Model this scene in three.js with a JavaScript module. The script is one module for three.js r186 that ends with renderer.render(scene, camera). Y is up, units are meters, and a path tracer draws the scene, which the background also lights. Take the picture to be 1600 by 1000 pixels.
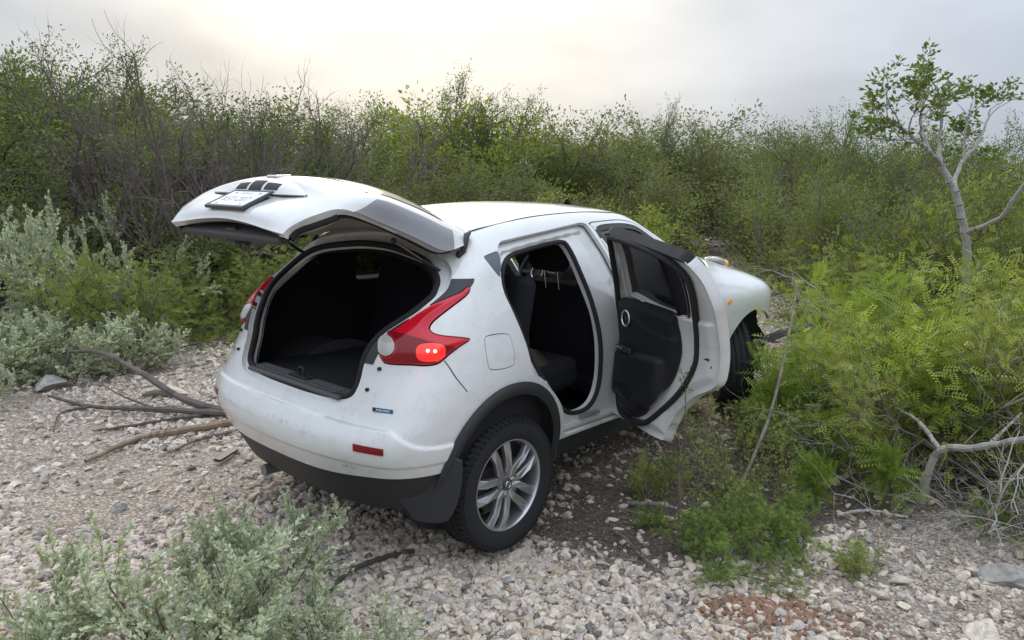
import * as THREE from 'three';
import { mergeGeometries } from 'three/addons/utils/BufferGeometryUtils.js';
import { RoundedBoxGeometry } from 'three/addons/geometries/RoundedBoxGeometry.js';

// ---------------------------------------------------------------- camera, sky, sun, exposure
const scene = new THREE.Scene();
const camera = new THREE.PerspectiveCamera(45.95, 1.6, 0.05, 900);
camera.position.set(-2.5656, 1.7735, 3.1813);
{
  const yaw = -0.7388, pitch = -0.1781;
  camera.lookAt(camera.position.clone().add(new THREE.Vector3(Math.cos(pitch) * Math.cos(yaw), Math.sin(pitch), Math.cos(pitch) * Math.sin(yaw))));
  camera.rotateZ(0.0172);
}
const renderer = new THREE.WebGLRenderer({ antialias: true });
renderer.toneMapping = THREE.LinearToneMapping;
renderer.toneMappingExposure = 1.44;
renderer.shadowMap.enabled = true;

const SUN = new THREE.Vector3(Math.cos(0.38) * Math.cos(-0.90), Math.sin(0.38), Math.cos(0.38) * Math.sin(-0.90)).normalize();
function hash3(x, y, z) { let h = Math.imul(x | 0, 374761393) ^ Math.imul(y | 0, 668265263) ^ Math.imul(z | 0, 2147483647 - 1274126177); h = Math.imul(h ^ (h >>> 13), 1274126177); return ((h ^ (h >>> 16)) >>> 0) / 4294967296; }
function vnoise(x, y, z = 0) {
  const xi = Math.floor(x), yi = Math.floor(y), zi = Math.floor(z), s = (t) => t * t * (3 - 2 * t);
  const fx = s(x - xi), fy = s(y - yi), fz = s(z - zi), l = (a, b, t) => a + (b - a) * t, c = (i, j, k) => hash3(xi + i, yi + j, zi + k);
  return l(l(l(c(0, 0, 0), c(1, 0, 0), fx), l(c(0, 1, 0), c(1, 1, 0), fx), fy), l(l(c(0, 0, 1), c(1, 0, 1), fx), l(c(0, 1, 1), c(1, 1, 1), fx), fy), fz);
}
function fbm(x, y, z = 0, o = 4) { let a = 0.5, s = 0, n = 0; for (let i = 0; i < o; i++) { s += a * vnoise(x, y, z); n += a; a *= 0.5; x = x * 2.03 + 17.1; y = y * 2.03 + 5.3; z = z * 2.03 + 9.7; } return s / n; }
{
  // overcast evening sky: cool grey-blue cloud deck, brighter towards the zenith, warm where the veiled sun stands
  const W = 1024, H = 512, d = new Float32Array(W * H * 4), v = new THREE.Vector3();
  for (let j = 0; j < H; j++) for (let i = 0; i < W; i++) {
    const az = ((i + 0.5) / W - 0.5) * 2 * Math.PI, el = ((j + 0.5) / H - 0.5) * Math.PI;
    v.set(Math.cos(el) * Math.cos(az), Math.sin(el), Math.cos(el) * Math.sin(az));
    const y = Math.max(v.y, 0), k = 1 / (y + 0.25);
    const n = fbm(v.x * k * 1.3 + 3, v.z * k * 1.3 + 8, 0.5, 5) - 0.5, n2 = fbm(v.x * k * 3.1 + 1, v.z * k * 3.1 + 2, 4.5, 4) - 0.5;
    const up = 0.20 + 0.80 * Math.pow(y, 1.2), g = Math.max(0, v.dot(SUN));
    const warm = 0.78 * Math.pow(g, 30) + 0.50 * Math.pow(g, 9);
    const dk = 1 + 0.55 * n + 0.22 * n2;
    const base = 1.54 * up * dk, wg = warm * (1 + 0.9 * n + 0.35 * n2) * 0.62;
    const o = 4 * (j * W + i);
    d[o] = base * 0.88 + wg * 1.18; d[o + 1] = base * 0.975 + wg * 0.92; d[o + 2] = base * 1.13 + wg * 0.48; d[o + 3] = 1;
    if (v.y < -0.02) { d[o] = d[o + 1] = d[o + 2] = 0.25; }
  }
  const t = new THREE.DataTexture(d, W, H, THREE.RGBAFormat, THREE.FloatType);
  t.mapping = THREE.EquirectangularReflectionMapping; t.magFilter = t.minFilter = THREE.LinearFilter; t.wrapS = THREE.RepeatWrapping; t.needsUpdate = true;
  scene.background = t; scene.environment = t;
}
const sun = new THREE.DirectionalLight(new THREE.Color(1, 0.9, 0.74), 1.5);
sun.position.copy(SUN).multiplyScalar(40); sun.target.position.set(0, 0, 0); scene.add(sun, sun.target);
sun.castShadow = true; sun.shadow.radius = 28; sun.shadow.mapSize.set(2048, 2048);
Object.assign(sun.shadow.camera, { left: -25, right: 25, top: 25, bottom: -25, near: 1, far: 100 });

// ---------------------------------------------------------------- helpers
let seed = 12345;
const rnd = () => { seed = (Math.imul(seed, 1664525) + 1013904223) | 0; return (seed >>> 0) / 4294967296; };
const rr = (a, b) => a + (b - a) * rnd();
const V = (x, y, z) => new THREE.Vector3(x, y, z);
const lerp = (a, b, t) => a + (b - a) * t, clamp = (x, a, b) => Math.min(b, Math.max(a, x));
const sstep = (a, b, x) => { const t = clamp((x - a) / (b - a), 0, 1); return t * t * (3 - 2 * t); };
const taken = new Map();
function numbered(n) { const k = taken.get(n) ?? 0; taken.set(n, k + 1); return k ? n + '_' + String(k).padStart(3, '0') : n; }
function tag(o, label, category, group) { o.userData.label = label; o.userData.category = category; if (group) o.userData.group = group; return o; }
function thing(name, label, category, group) { const g = new THREE.Group(); g.name = numbered(name); scene.add(g); return tag(g, label, category, group); }
function mesh(name, geo, mat, parent) { const m = new THREE.Mesh(geo, mat); m.name = name; m.castShadow = m.receiveShadow = true; if (parent) parent.add(m); return m; }
function merge(gs) {
  const list = gs.map((g) => { let q = g.index ? g.toNonIndexed() : g; for (const k of Object.keys(q.attributes)) if (!['position', 'normal', 'uv'].includes(k)) q.deleteAttribute(k); if (!q.attributes.uv) q.setAttribute('uv', new THREE.BufferAttribute(new Float32Array(q.attributes.position.count * 2), 2)); if (!q.attributes.normal) q.computeVertexNormals(); return q; });
  return list.length === 1 ? list[0] : mergeGeometries(list);
}
const tube = (pts, r, seg = 24, rad = 8, closed = false) => new THREE.TubeGeometry(new THREE.CatmullRomCurve3(pts.map((p) => (p.isVector3 ? p : V(...p))), closed, 'centripetal'), seg, r, rad, closed);
const rbox = (w, h, d, r, x = 0, y = 0, z = 0, rx = 0, ry = 0, rz = 0) => { const g = new RoundedBoxGeometry(w, h, d, 3, r); g.rotateX(rx); g.rotateY(ry); g.rotateZ(rz); g.translate(x, y, z); return g; };
const cyl = (r0, r1, h, n, x, y, z, rx = 0, ry = 0, rz = 0) => { const g = new THREE.CylinderGeometry(r0, r1, h, n); g.rotateX(rx); g.rotateY(ry); g.rotateZ(rz); g.translate(x, y, z); return g; };

// closed outline through control points -> signed distance, positive inside
function outline(pts, sub = 6) {
  const n = pts.length, q = [];
  for (let i = 0; i < n; i++) {
    const [a, b, c, d] = [-1, 0, 1, 2].map((k) => pts[(i + k + n) % n]);
    for (let k = 0; k < sub; k++) { const t = k / sub; q.push([0, 1].map((m) => 0.5 * (2 * b[m] + (c[m] - a[m]) * t + (2 * a[m] - 5 * b[m] + 4 * c[m] - d[m]) * t * t + (3 * b[m] - a[m] - 3 * c[m] + d[m]) * t * t * t))); }
  }
  const f = (x, y) => {
    let best = 1e9, inside = false;
    for (let i = 0, j = q.length - 1; i < q.length; j = i++) {
      const ax = q[j][0], ay = q[j][1], bx = q[i][0], by = q[i][1], ex = bx - ax, ey = by - ay;
      const t = clamp(((x - ax) * ex + (y - ay) * ey) / (ex * ex + ey * ey + 1e-12), 0, 1), dx = x - ax - ex * t, dy = y - ay - ey * t;
      best = Math.min(best, dx * dx + dy * dy);
      if (ay > y !== by > y && x < (ex * (y - ay)) / (by - ay) + ax) inside = !inside;
    }
    return (inside ? 1 : -1) * Math.sqrt(best);
  };
  f.pts = q; return f;
}
// smooth surface through a net of points: net[column][row] = [x, y, z]; ends mirror in z where asked
function surface(net, mirrorU = true, mirrorTop = true, out = 1) {
  const nu = net.length, nv = net[0].length, at = (i, j) => {
    if (j > nv - 1) { if (mirrorTop) { const p = at(i, 2 * (nv - 1) - j); return [p[0], p[1], -p[2]]; } const a = at(i, nv - 1), b = at(i, nv - 2); return a.map((x, k) => 2 * x - b[k]); }
    if (j < 0) { const a = at(i, 0), b = at(i, 1); return a.map((x, k) => 2 * x - b[k]); }
    if (i < 0) { if (mirrorU) { const p = at(-i, j); return [p[0], p[1], -p[2]]; } const a = at(0, j), b = at(1, j); return a.map((x, k) => 2 * x - b[k]); }
    if (i > nu - 1) { if (mirrorU === true) { const p = at(2 * (nu - 1) - i, j); return [p[0], p[1], -p[2]]; } const a = at(nu - 1, j), b = at(nu - 2, j); return a.map((x, k) => 2 * x - b[k]); }
    return net[i][j];
  };
  const w = (t) => { const t2 = t * t, t3 = t2 * t; return [(-t + 2 * t2 - t3) / 2, (2 - 5 * t2 + 3 * t3) / 2, (t + 4 * t2 - 3 * t3) / 2, (t3 - t2) / 2]; };
  const S = (u, v) => {
    const i = clamp(Math.floor(u), 0, nu - 2), j = clamp(Math.floor(v), 0, nv - 2), wu = w(u - i), wv = w(v - j); let x = 0, y = 0, z = 0;
    for (let a = 0; a < 4; a++) for (let b = 0; b < 4; b++) { const p = at(i + a - 1, j + b - 1), k = wu[a] * wv[b]; x += k * p[0]; y += k * p[1]; z += k * p[2]; }
    return V(x, y, z);
  };
  S.nu = nu - 1; S.nv = nv - 1; S.out = out;
  S.normal = (u, v) => {
    const e = 0.02, u0 = Math.max(0, u - e), u1 = Math.min(nu - 1, u + e), v0 = Math.max(0, v - e), v1 = Math.min(nv - 1 - 0.001, v + e);
    return S(u1, v).sub(S(u0, v)).cross(S(u, v1).sub(S(u, v0))).normalize().multiplyScalar(out);
  };
  S.cache = new Map();
  S.pn = (u, v) => { const k = u.toFixed(5) + '_' + v.toFixed(5); let r = S.cache.get(k); if (!r) { r = [S(u, v), S.normal(u, v)]; S.cache.set(k, r); } return r; };
  return S;
}
// cut a piece out of a surface where sd(p, u, v) > 0; its rim is turned inwards by `rim` metres
function skin(S, sd, { off = 0, rim = 0.02, u0 = 0, u1 = S.nu, v0 = 0, v1 = S.nv, du = 16, dv = 14, both = false, shape = null } = {}) {
  const nu = Math.round((u1 - u0) * du), nv = Math.round((v1 - v0) * dv), vs = [], idx = [], rims = [], grid = new Int32Array((nu + 1) * (nv + 1)).fill(-1), edges = new Map();
  const make = (u, v) => { const [p0, n] = S.pn(u, v), p = p0.clone().addScaledVector(n, off); if (!shape || (shape.skip && shape.skip(p0))) return { u, v, p, n, s: sd(p0, u, v) };
    const k = shape(p0, u, v), P = (a, b) => { const [q, m] = S.pn(a, b); return q.clone().addScaledVector(m, shape(q, a, b)); }; p.addScaledVector(n, k);
    const e = .035, ua = Math.max(0, u - e), ub = Math.min(S.nu, u + e), va = Math.max(0, v - e), vb = Math.min(S.nv - .001, v + e), [q1] = S.pn(ub, v), [q2] = S.pn(u, vb), [q3] = S.pn(u, va), [q4] = S.pn(ua, v);
    if (k === 0 && shape(q1, ub, v) === 0 && shape(q2, u, vb) === 0 && shape(q3, u, va) === 0 && shape(q4, ua, v) === 0) return { u, v, p, n, s: sd(p0, u, v) };
    const m = P(ub, v).sub(P(ua, v)).cross(P(u, vb).sub(P(u, va))).normalize().multiplyScalar(S.out);
    return { u, v, p, n: m.dot(n) > .2 ? m : n, s: sd(p0, u, v) }; };
  const all = new Array((nu + 1) * (nv + 1));
  for (let j = 0; j <= nv; j++) for (let i = 0; i <= nu; i++) all[j * (nu + 1) + i] = make(u0 + ((u1 - u0) * i) / nu, v0 + ((v1 - v0) * j) / nv);
  const put = (g) => { if (grid[g] < 0) { grid[g] = vs.length; vs.push(all[g]); } return grid[g]; };
  const cut = (a, b) => {
    const k = a < b ? a * 1e7 + b : b * 1e7 + a; let r = edges.get(k);
    if (r === undefined) {
      const A = all[a], B = all[b]; let lo = 0, hi = 1, t = A.s / (A.s - B.s), m;
      for (let it = 0; it < 4; it++) { m = make(lerp(A.u, B.u, t), lerp(A.v, B.v, t)); if ((m.s > 0) === (A.s > 0)) { lo = t; } else hi = t; t = it < 1 ? clamp(t + m.s / (A.s - B.s), lo, hi) : (lo + hi) / 2; if (Math.abs(m.s) < 4e-4) break; }
      r = vs.length; vs.push(m); edges.set(k, r);
    }
    return r;
  };
  const tri = (g) => {
    const ins = g.map((k) => all[k].s > 0), c = ins.filter(Boolean).length;
    if (c === 0) return;
    if (c === 3) { idx.push(...g.map(put)); return; }
    const out = []; let ex = [];
    for (let k = 0; k < 3; k++) { const a = g[k], b = g[(k + 1) % 3]; if (ins[k]) out.push(put(a)); if (ins[k] !== ins[(k + 1) % 3]) { const e = cut(a, b); out.push(e); ex.push(e); } }
    for (let k = 1; k + 1 < out.length; k++) idx.push(out[0], out[k], out[k + 1]);
    if (ex.length === 2) rims.push(ex);
  };
  for (let j = 0; j < nv; j++) for (let i = 0; i < nu; i++) { const a = j * (nu + 1) + i, b = a + 1, c = a + nu + 2, d = a + nu + 1; if (S.out > 0) { tri([a, b, c]); tri([a, c, d]); } else { tri([a, c, b]); tri([a, d, c]); } }
  const pos = [], nor = [], uv = [];
  const P = (p, n, q) => { pos.push(p.x, p.y, p.z); nor.push(n.x, n.y, n.z); uv.push(q.u / 26, q.v / 10); };
  for (let k = 0; k < idx.length; k++) { const q = vs[idx[k]]; P(q.p, q.n, q); }
  if (rim) for (const [a, b] of rims) {
    const A = vs[a], B = vs[b], a2 = A.p.clone().addScaledVector(A.n, -rim), b2 = B.p.clone().addScaledVector(B.n, -rim);
    const f = B.p.clone().sub(A.p).cross(a2.clone().sub(A.p)).normalize();
    for (const [p, q] of [[A.p, A], [B.p, B], [a2, A], [B.p, B], [b2, B], [a2, A]]) P(p, f, q);
  }
  const mk = (flip) => {
    const p = new Float32Array(pos), n = new Float32Array(nor), t = new Float32Array(uv);
    if (flip) { for (let i = 0; i < t.length; i += 2) t[i] = 1 - t[i]; for (let i = 2; i < p.length; i += 3) { p[i] = -p[i]; n[i] = -n[i]; } for (let i = 0; i < p.length; i += 9) for (let k = 0; k < 3; k++) { [p[i + 3 + k], p[i + 6 + k]] = [p[i + 6 + k], p[i + 3 + k]]; [n[i + 3 + k], n[i + 6 + k]] = [n[i + 6 + k], n[i + 3 + k]]; } for (let i = 0; i < t.length; i += 6) for (let k = 0; k < 2; k++) [t[i + 2 + k], t[i + 4 + k]] = [t[i + 4 + k], t[i + 2 + k]]; }
    const g = new THREE.BufferGeometry(); g.setAttribute('position', new THREE.BufferAttribute(p, 3)); g.setAttribute('normal', new THREE.BufferAttribute(n, 3)); g.setAttribute('uv', new THREE.BufferAttribute(t, 2)); return g;
  };
  return both ? mergeGeometries([mk(false), mk(true)]) : mk(both === null);
}
const mirrorZ = (g) => { const q = g.clone(); q.scale(1, 1, -1); const ix = q.index; if (ix) { for (let i = 0; i < ix.count; i += 3) { const a = ix.getX(i + 1); ix.setX(i + 1, ix.getX(i + 2)); ix.setX(i + 2, a); } } else { for (const k of Object.keys(q.attributes)) { const A = q.attributes[k], s = A.itemSize; for (let i = 0; i < A.count; i += 3) for (let c = 0; c < s; c++) { const x = A.array[(i + 1) * s + c]; A.array[(i + 1) * s + c] = A.array[(i + 2) * s + c]; A.array[(i + 2) * s + c] = x; } } } return q; };

// ---------------------------------------------------------------- the car's body surface (x forward from the rear axle, y up, z to the right)
const COL = [
  [[-.66, .24, 0], [-.765, .43, 0], [-.79, .57, 0], [-.70, .70, 0], [-.645, .83, 0], [-.60, 1.0, 0], [-.465, 1.18, 0], [-.30, 1.31, 0], [-.135, 1.415, 0], [-.03, 1.468, 0], [.0, 1.485, 0]],
  [[-.65, .24, .32], [-.75, .43, .32], [-.775, .57, .33], [-.69, .70, .33], [-.635, .83, .33], [-.585, 1.0, .33], [-.45, 1.18, .32], [-.29, 1.31, .30], [-.13, 1.415, .25], [-.03, 1.467, .14], [.0, 1.485, 0]],
  [[-.60, .24, .55], [-.695, .43, .58], [-.725, .57, .60], [-.66, .70, .60], [-.60, .84, .60], [-.54, 1.0, .60], [-.40, 1.18, .57], [-.25, 1.31, .52], [-.11, 1.415, .43], [-.02, 1.465, .25], [.0, 1.485, 0]],
  [[-.52, .25, .70], [-.60, .43, .765], [-.625, .57, .79], [-.575, .71, .78], [-.50, .87, .755], [-.43, 1.02, .735], [-.30, 1.19, .68], [-.18, 1.31, .615], [-.07, 1.42, .50], [-.01, 1.475, .28], [.02, 1.49, 0]],
  [[-.36, .26, .78], [-.40, .43, .845], [-.40, .58, .872], [-.37, .74, .872], [-.33, .90, .84], [-.26, 1.04, .805], [-.17, 1.20, .74], [-.10, 1.32, .67], [-.02, 1.445, .535], [.02, 1.492, .3], [.04, 1.505, 0]],
  [[0, .26, .80], [0, .43, .855], [0, .60, .885], [0, .76, .888], [0, .91, .87], [0, 1.05, .825], [.02, 1.21, .755], [.04, 1.35, .685], [.07, 1.475, .54], [.09, 1.52, .30], [.1, 1.534, 0]],
  [[.45, .26, .78], [.45, .43, .825], [.45, .60, .848], [.45, .76, .858], [.45, .91, .855], [.45, 1.05, .828], [.45, 1.21, .765], [.45, 1.37, .69], [.45, 1.515, .565], [.45, 1.56, .32], [.45, 1.574, 0]],
  [[1, .26, .78], [1, .43, .825], [1, .60, .845], [1, .76, .856], [1, .91, .856], [1, 1.06, .832], [.97, 1.22, .768], [.92, 1.38, .69], [.85, 1.535, .565], [.82, 1.578, .32], [.82, 1.59, 0]],
  [[1.5, .26, .78], [1.5, .43, .825], [1.5, .60, .845], [1.5, .77, .86], [1.5, .93, .862], [1.5, 1.08, .83], [1.42, 1.24, .755], [1.3, 1.39, .67], [1.15, 1.53, .555], [1.12, 1.572, .31], [1.12, 1.585, 0]],
  [[2.02, .26, .78], [2.02, .43, .825], [2.02, .60, .855], [2.02, .78, .872], [2.03, .97, .87], [1.98, 1.13, .79], [1.78, 1.26, .70], [1.57, 1.395, .62], [1.36, 1.515, .525], [1.34, 1.556, .3], [1.34, 1.57, 0]],
  [[2.5, .26, .78], [2.5, .44, .84], [2.5, .62, .875], [2.5, .80, .893], [2.5, 1.0, .868], [2.28, 1.185, .62], [1.92, 1.275, .53], [1.68, 1.40, .47], [1.44, 1.515, .40], [1.40, 1.554, .22], [1.40, 1.567, 0]],
  [[2.85, .28, .74], [2.86, .46, .80], [2.87, .64, .84], [2.86, .80, .85], [2.80, 1.02, .81], [2.40, 1.205, .42], [2.02, 1.285, .35], [1.75, 1.405, .31], [1.50, 1.51, .26], [1.45, 1.55, .15], [1.45, 1.562, 0]],
  [[3.12, .28, .5], [3.14, .46, .54], [3.15, .64, .56], [3.14, .80, .56], [3.05, 1.02, .52], [2.48, 1.21, .2], [2.06, 1.29, .17], [1.78, 1.405, .15], [1.53, 1.508, .13], [1.47, 1.548, .07], [1.47, 1.56, 0]],
  [[3.2, .28, 0], [3.22, .46, 0], [3.23, .64, 0], [3.22, .80, 0], [3.12, 1.02, 0], [2.50, 1.215, 0], [2.07, 1.292, 0], [1.79, 1.405, 0], [1.54, 1.507, 0], [1.48, 1.547, 0], [1.48, 1.558, 0]],
];
const BODY = surface(COL);

// ---------------------------------------------------------------- materials of the car
function noiseTex(w, h, f, color = true) {
  const d = new Uint8Array(w * h * 4);
  for (let j = 0; j < h; j++) for (let i = 0; i < w; i++) { const c = f(i / w, j / h, i, j), o = 4 * (j * w + i); d[o] = clamp(c[0], 0, 255); d[o + 1] = clamp(c[1], 0, 255); d[o + 2] = clamp(c[2], 0, 255); d[o + 3] = 255; }
  const t = new THREE.DataTexture(d, w, h); t.wrapS = t.wrapT = THREE.RepeatWrapping; t.magFilter = THREE.LinearFilter; t.minFilter = THREE.LinearMipmapLinearFilter; t.generateMipmaps = true; if (color) t.colorSpace = THREE.SRGBColorSpace; t.needsUpdate = true; return t;
}
const sat01 = (x) => clamp(x, 0, 1);
const rgb = (r, g, b) => new THREE.Color().setRGB(r, g, b);
const std = (c, rough, o = {}) => new THREE.MeshStandardMaterial({ color: c, roughness: rough, side: THREE.DoubleSide, ...o });
const phy = (c, rough, o = {}) => new THREE.MeshPhysicalMaterial({ color: c, roughness: rough, side: THREE.DoubleSide, ...o });
const scuffs = [[.012, .215, .018, .010, .55, 1], [.035, .205, .02, .006, .35, 2], [.074, .128, .013, .012, .75, 3], [.088, .122, .010, .007, .6, 4], [.95, .20, .02, .008, .35, 5], [.062, .30, .012, .02, .25, 6], [.10, .25, .02, .012, .22, 7]];
const dustTex = noiseTex(2048, 1024, (x, y) => { // white lacquer with travel dust, dried spatter and a few scuffs from the crash
  const a = fbm(x * 150, y * 38, 1, 5), s = fbm(x * 700, y * 180, 7, 2), k = clamp((a - 0.52) * 2.2, 0, 1) * (0.3 + 0.7 * s), sp = s > 0.74 && a > 0.47 ? 0.35 : 0;
  let d = k * 0.3 + sp * .4, m = 0; for (const [cx, cy, rx, ry, st, q] of scuffs) { const e = ((x - cx) / rx) ** 2 + ((y - cy) / ry) ** 2; if (e < 1.6) m = Math.max(m, st * .7 * sat01((fbm(x * 620 + q, y * 95, q, 5) - .46 - .2 * e) * 3)); }
  d = clamp(d, 0, 1); return [205 - 42 * d - 90 * m, 205 - 50 * d - 96 * m, 202 - 63 * d - 100 * m];
});
const ribTex = noiseTex(128, 128, (x, y) => { const v = 128 + 90 * Math.sign(Math.sin(y * 6.2832 * 2)) * (.6 + .4 * Math.sin(x * 6.2832)); return [v, v, v]; }, false); ribTex.repeat.set(220, 100);
const M = {
  paint: phy(rgb(1, 1, 1), 0.32, { map: dustTex, clearcoat: 1, clearcoatRoughness: 0.06 }),
  plastic: std(rgb(0.022, 0.023, 0.025), 0.55),
  dusty: std(rgb(0.06, 0.058, 0.056), 0.85),
  rubber: std(rgb(0.014, 0.014, 0.015), 0.9),
  trim: std(rgb(0.008, 0.008, 0.011), 0.6),
  cloth: std(rgb(0.005, 0.005, 0.008), 0.95),
  gloss: phy(rgb(0.10, 0.10, 0.105), 0.25, { clearcoat: 1, clearcoatRoughness: 0.08 }),
  greyPanel: phy(rgb(0.17, 0.165, 0.17), 0.3, { clearcoat: 0.8, clearcoatRoughness: 0.12 }),
  beige: std(rgb(0.30, 0.28, 0.25), 0.8),
  alloy: std(rgb(0.50, 0.50, 0.51), 0.36, { metalness: 0.85 }),
  chrome: std(rgb(0.75, 0.75, 0.76), 0.12, { metalness: 1 }),
  steel: std(rgb(0.25, 0.24, 0.23), 0.5, { metalness: 0.8 }),
  red: phy(rgb(0.52, 0.004, 0.018), 0.3, { clearcoat: .45, clearcoatRoughness: 0.05, specularIntensity: .5 }),
  redDark: phy(rgb(0.20, 0.002, 0.006), 0.3, { clearcoat: .4, specularIntensity: .5, bumpMap: ribTex, bumpScale: .0015 }),
  redLit: phy(rgb(0.6, 0.01, 0.008), 0.25, { clearcoat: 1, emissive: rgb(1, 0.012, 0.004), emissiveIntensity: 0.42, bumpMap: ribTex, bumpScale: .0015 }),
  bulb: std(rgb(0.9, 0.5, 0.3), 0.3, { emissive: rgb(1, 0.42, 0.18), emissiveIntensity: 5 }),
  clear: phy(rgb(0.42, 0.41, 0.37), 0.2, { clearcoat: .7, bumpMap: ribTex, bumpScale: .002 }),
  amber: phy(rgb(0.85, 0.36, 0.08), 0.2, { clearcoat: 1 }),
  glass: phy(rgb(0.30, 0.34, 0.33), 0.02, { transmission: 1, thickness: 0, ior: 1.5 }),
  darkGlass: phy(rgb(0.03, 0.036, 0.034), 0.02, { transmission: 1, thickness: 0, ior: 1.5 }),
  clearGlass: phy(rgb(0.86, 0.92, 0.90), 0.02, { transmission: 1, thickness: 0, ior: 1.5 }),
  tint: phy(rgb(0.010, 0.011, 0.012), 0.12, { specularIntensity: .45 }),
  screen: std(rgb(0.5, 0.52, 0.55), 0.4),
  blue: phy(rgb(0.02, 0.16, 0.30), 0.2, { clearcoat: 1 }),
};

// ---------------------------------------------------------------- outlines on the body (side: x,y; rear: z,y; lamp: 0.8x+0.6z,y)
const HATCH = (() => { const r = [[.628, 1.30], [.664, 1.25], [.678, 1.203], [.655, 1.132], [.60, 1.07], [.552, 1.02], [.524, .958], [.509, .889], [.507, .809], [.485, .753], [.43, .719], [.314, .706], [.14, .702]], t = [[0, 1.436], [.12, 1.433], [.246, 1.421], [.413, 1.397], [.542, 1.357]]; const right = [...r]; const loop = [[0, .702], ...right.slice().reverse(), ...t.slice(1).reverse(), t[0]]; return outline([...loop, ...loop.slice(1, -1).reverse().map(([z, y]) => [-z, y])], 4); })();
const LAMP3 = [[-.162, 1.227, .725], [-.174, 1.208, .734], [-.205, 1.188, .737], [-.257, 1.162, .734], [-.32, 1.128, .726], [-.372, 1.096, .717], [-.395, 1.076, .717], [-.404, 1.061, .723], [-.398, 1.045, .741], [-.369, 1.034, .768], [-.315, 1.025, .796], [-.264, 1.015, .815], [-.253, 1.008, .82], [-.303, .989, .816], [-.358, .961, .809], [-.399, .935, .801], [-.426, .921, .792], [-.466, .916, .763], [-.512, .919, .716], [-.565, .918, .629], [-.57, .929, .605], [-.569, .952, .583], [-.557, .989, .562], [-.545, 1.012, .556], [-.528, 1.032, .569], [-.506, 1.05, .597], [-.444, 1.1, .637], [-.355, 1.155, .672], [-.263, 1.19, .707], [-.212, 1.207, .72], [-.18, 1.225, .72]];
const hh = (p) => 0.8 * p.x + 0.6 * Math.abs(p.z);
const LAMP = outline(LAMP3.map(([x, y, z]) => [0.8 * x + 0.6 * z, y]), 3);
const REAR_DOOR = outline([[.118, 1.408], [.062, 1.325], [.030, 1.207], [.048, 1.106], [.085, .95], [.106, .86], [.132, .785], [.195, .735], [.29, .678], [.385, .58], [.435, .48], [.450, .41], [.50, .392], [.75, .388], [.95, .386], [.995, .40], [1.003, .50], [1.01, .8], [.96, 1.14], [.86, 1.44], [.825, 1.487], [.74, 1.486], [.5, 1.46], [.222, 1.428]], 4);
const REAR_OPEN = outline([[.15, 1.352], [.10, 1.29], [.075, 1.20], [.105, 1.07], [.165, .86], [.31, .69], [.44, .545], [.55, .475], [.68, .465], [.755, .51], [.79, .62], [.775, .818], [.725, 1.098], [.69, 1.30], [.665, 1.405], [.62, 1.423], [.5, 1.415], [.24, 1.385]], 4);
const FRONT_DOOR = outline([[.872, 1.485], [.90, 1.44], [.99, 1.14], [1.03, .8], [1.02, .50], [1.02, .40], [1.1, .386], [1.5, .386], [1.9, .39], [1.985, .45], [2.0, .7], [1.985, .86], [1.945, .97], [1.90, 1.06], [1.86, 1.13], [1.77, 1.215], [1.60, 1.335], [1.47, 1.42], [1.34, 1.478], [1.2, 1.497], [1.0, 1.495]], 4);
const FRONT_WIN = outline([[.93, 1.452], [.96, 1.38], [1.03, 1.16], [1.06, 1.115], [1.3, 1.115], [1.7, 1.13], [1.765, 1.14], [1.70, 1.21], [1.55, 1.325], [1.42, 1.41], [1.32, 1.45], [1.15, 1.465]], 4);
const DOOR_WIN = outline([[.83, 1.14], [.875, 1.10], [.80, 1.36], [.765, 1.435], [.70, 1.445], [.50, 1.423], [.31, 1.395], [.25, 1.345], [.235, 1.25], [.27, 1.13], [.33, 1.10], [.6, 1.105]], 4);
const FUEL = outline([[-.160, 1.012], [-.09, 1.015], [-.025, 1.006], [-.012, .985], [-.006, .93], [-.012, .876], [-.03, .862], [-.10, .858], [-.165, .866], [-.178, .885], [-.180, .94], [-.172, .995]], 4);
const TRI = outline([[.082, 1.375], [.04, 1.37], [-.012, 1.357], [-.018, 1.345], [-.006, 1.312], [.018, 1.272], [.030, 1.262], [.052, 1.295], [.078, 1.35]], 4);
const ARCH = [[-.03, .35], [2.52, .44]], archSd = (p, k, r) => Math.hypot(p.x - ARCH[k][0], p.y - ARCH[k][1]) - r;
const archOut = (p, k) => archSd(p, k, k ? 0.43 : 0.432);
// the edge between white bumper and black lower apron / sill
const border = (p) => p.y - (p.x < -.3 ? 0.415 + 0.03 * sstep(.3, .85, Math.abs(p.z)) : 0.375);
const side = (p) => (Math.abs(p.z) > 0.4 ? 1 : -1);
const inSide = (f, p) => (Math.abs(p.z) > 0.4 && p.x > -0.45 ? f(p.x, p.y) : -1);
const inLamp = (p) => (p.x < 0.1 && Math.abs(p.z) > 0.4 && p.y > .85 && p.y < 1.3 ? LAMP(hh(p), p.y) : -1);
const inHatch = (p) => (p.x < 0.0 && p.y > .66 ? HATCH(Math.abs(p.z), p.y) : -1);
const WIND = (p, u, v) => Math.min(u - 9.12, v - 5.12, 7.9 - v) * 0.25;     // windscreen
const noFront = (p) => Math.min(0.42 - Math.min(p.x - 2.40, 0.9 + (0.62 - p.y)), 9); // torn-off front bumper
const frontGone = (p, u, v) => (u > 10.3 && v < 4.02 ? Math.max(2.78 + 0.02 * Math.sin(p.y * 60) - p.x, p.y - 0.93) : 1);
const GAP = 0.003;

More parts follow.
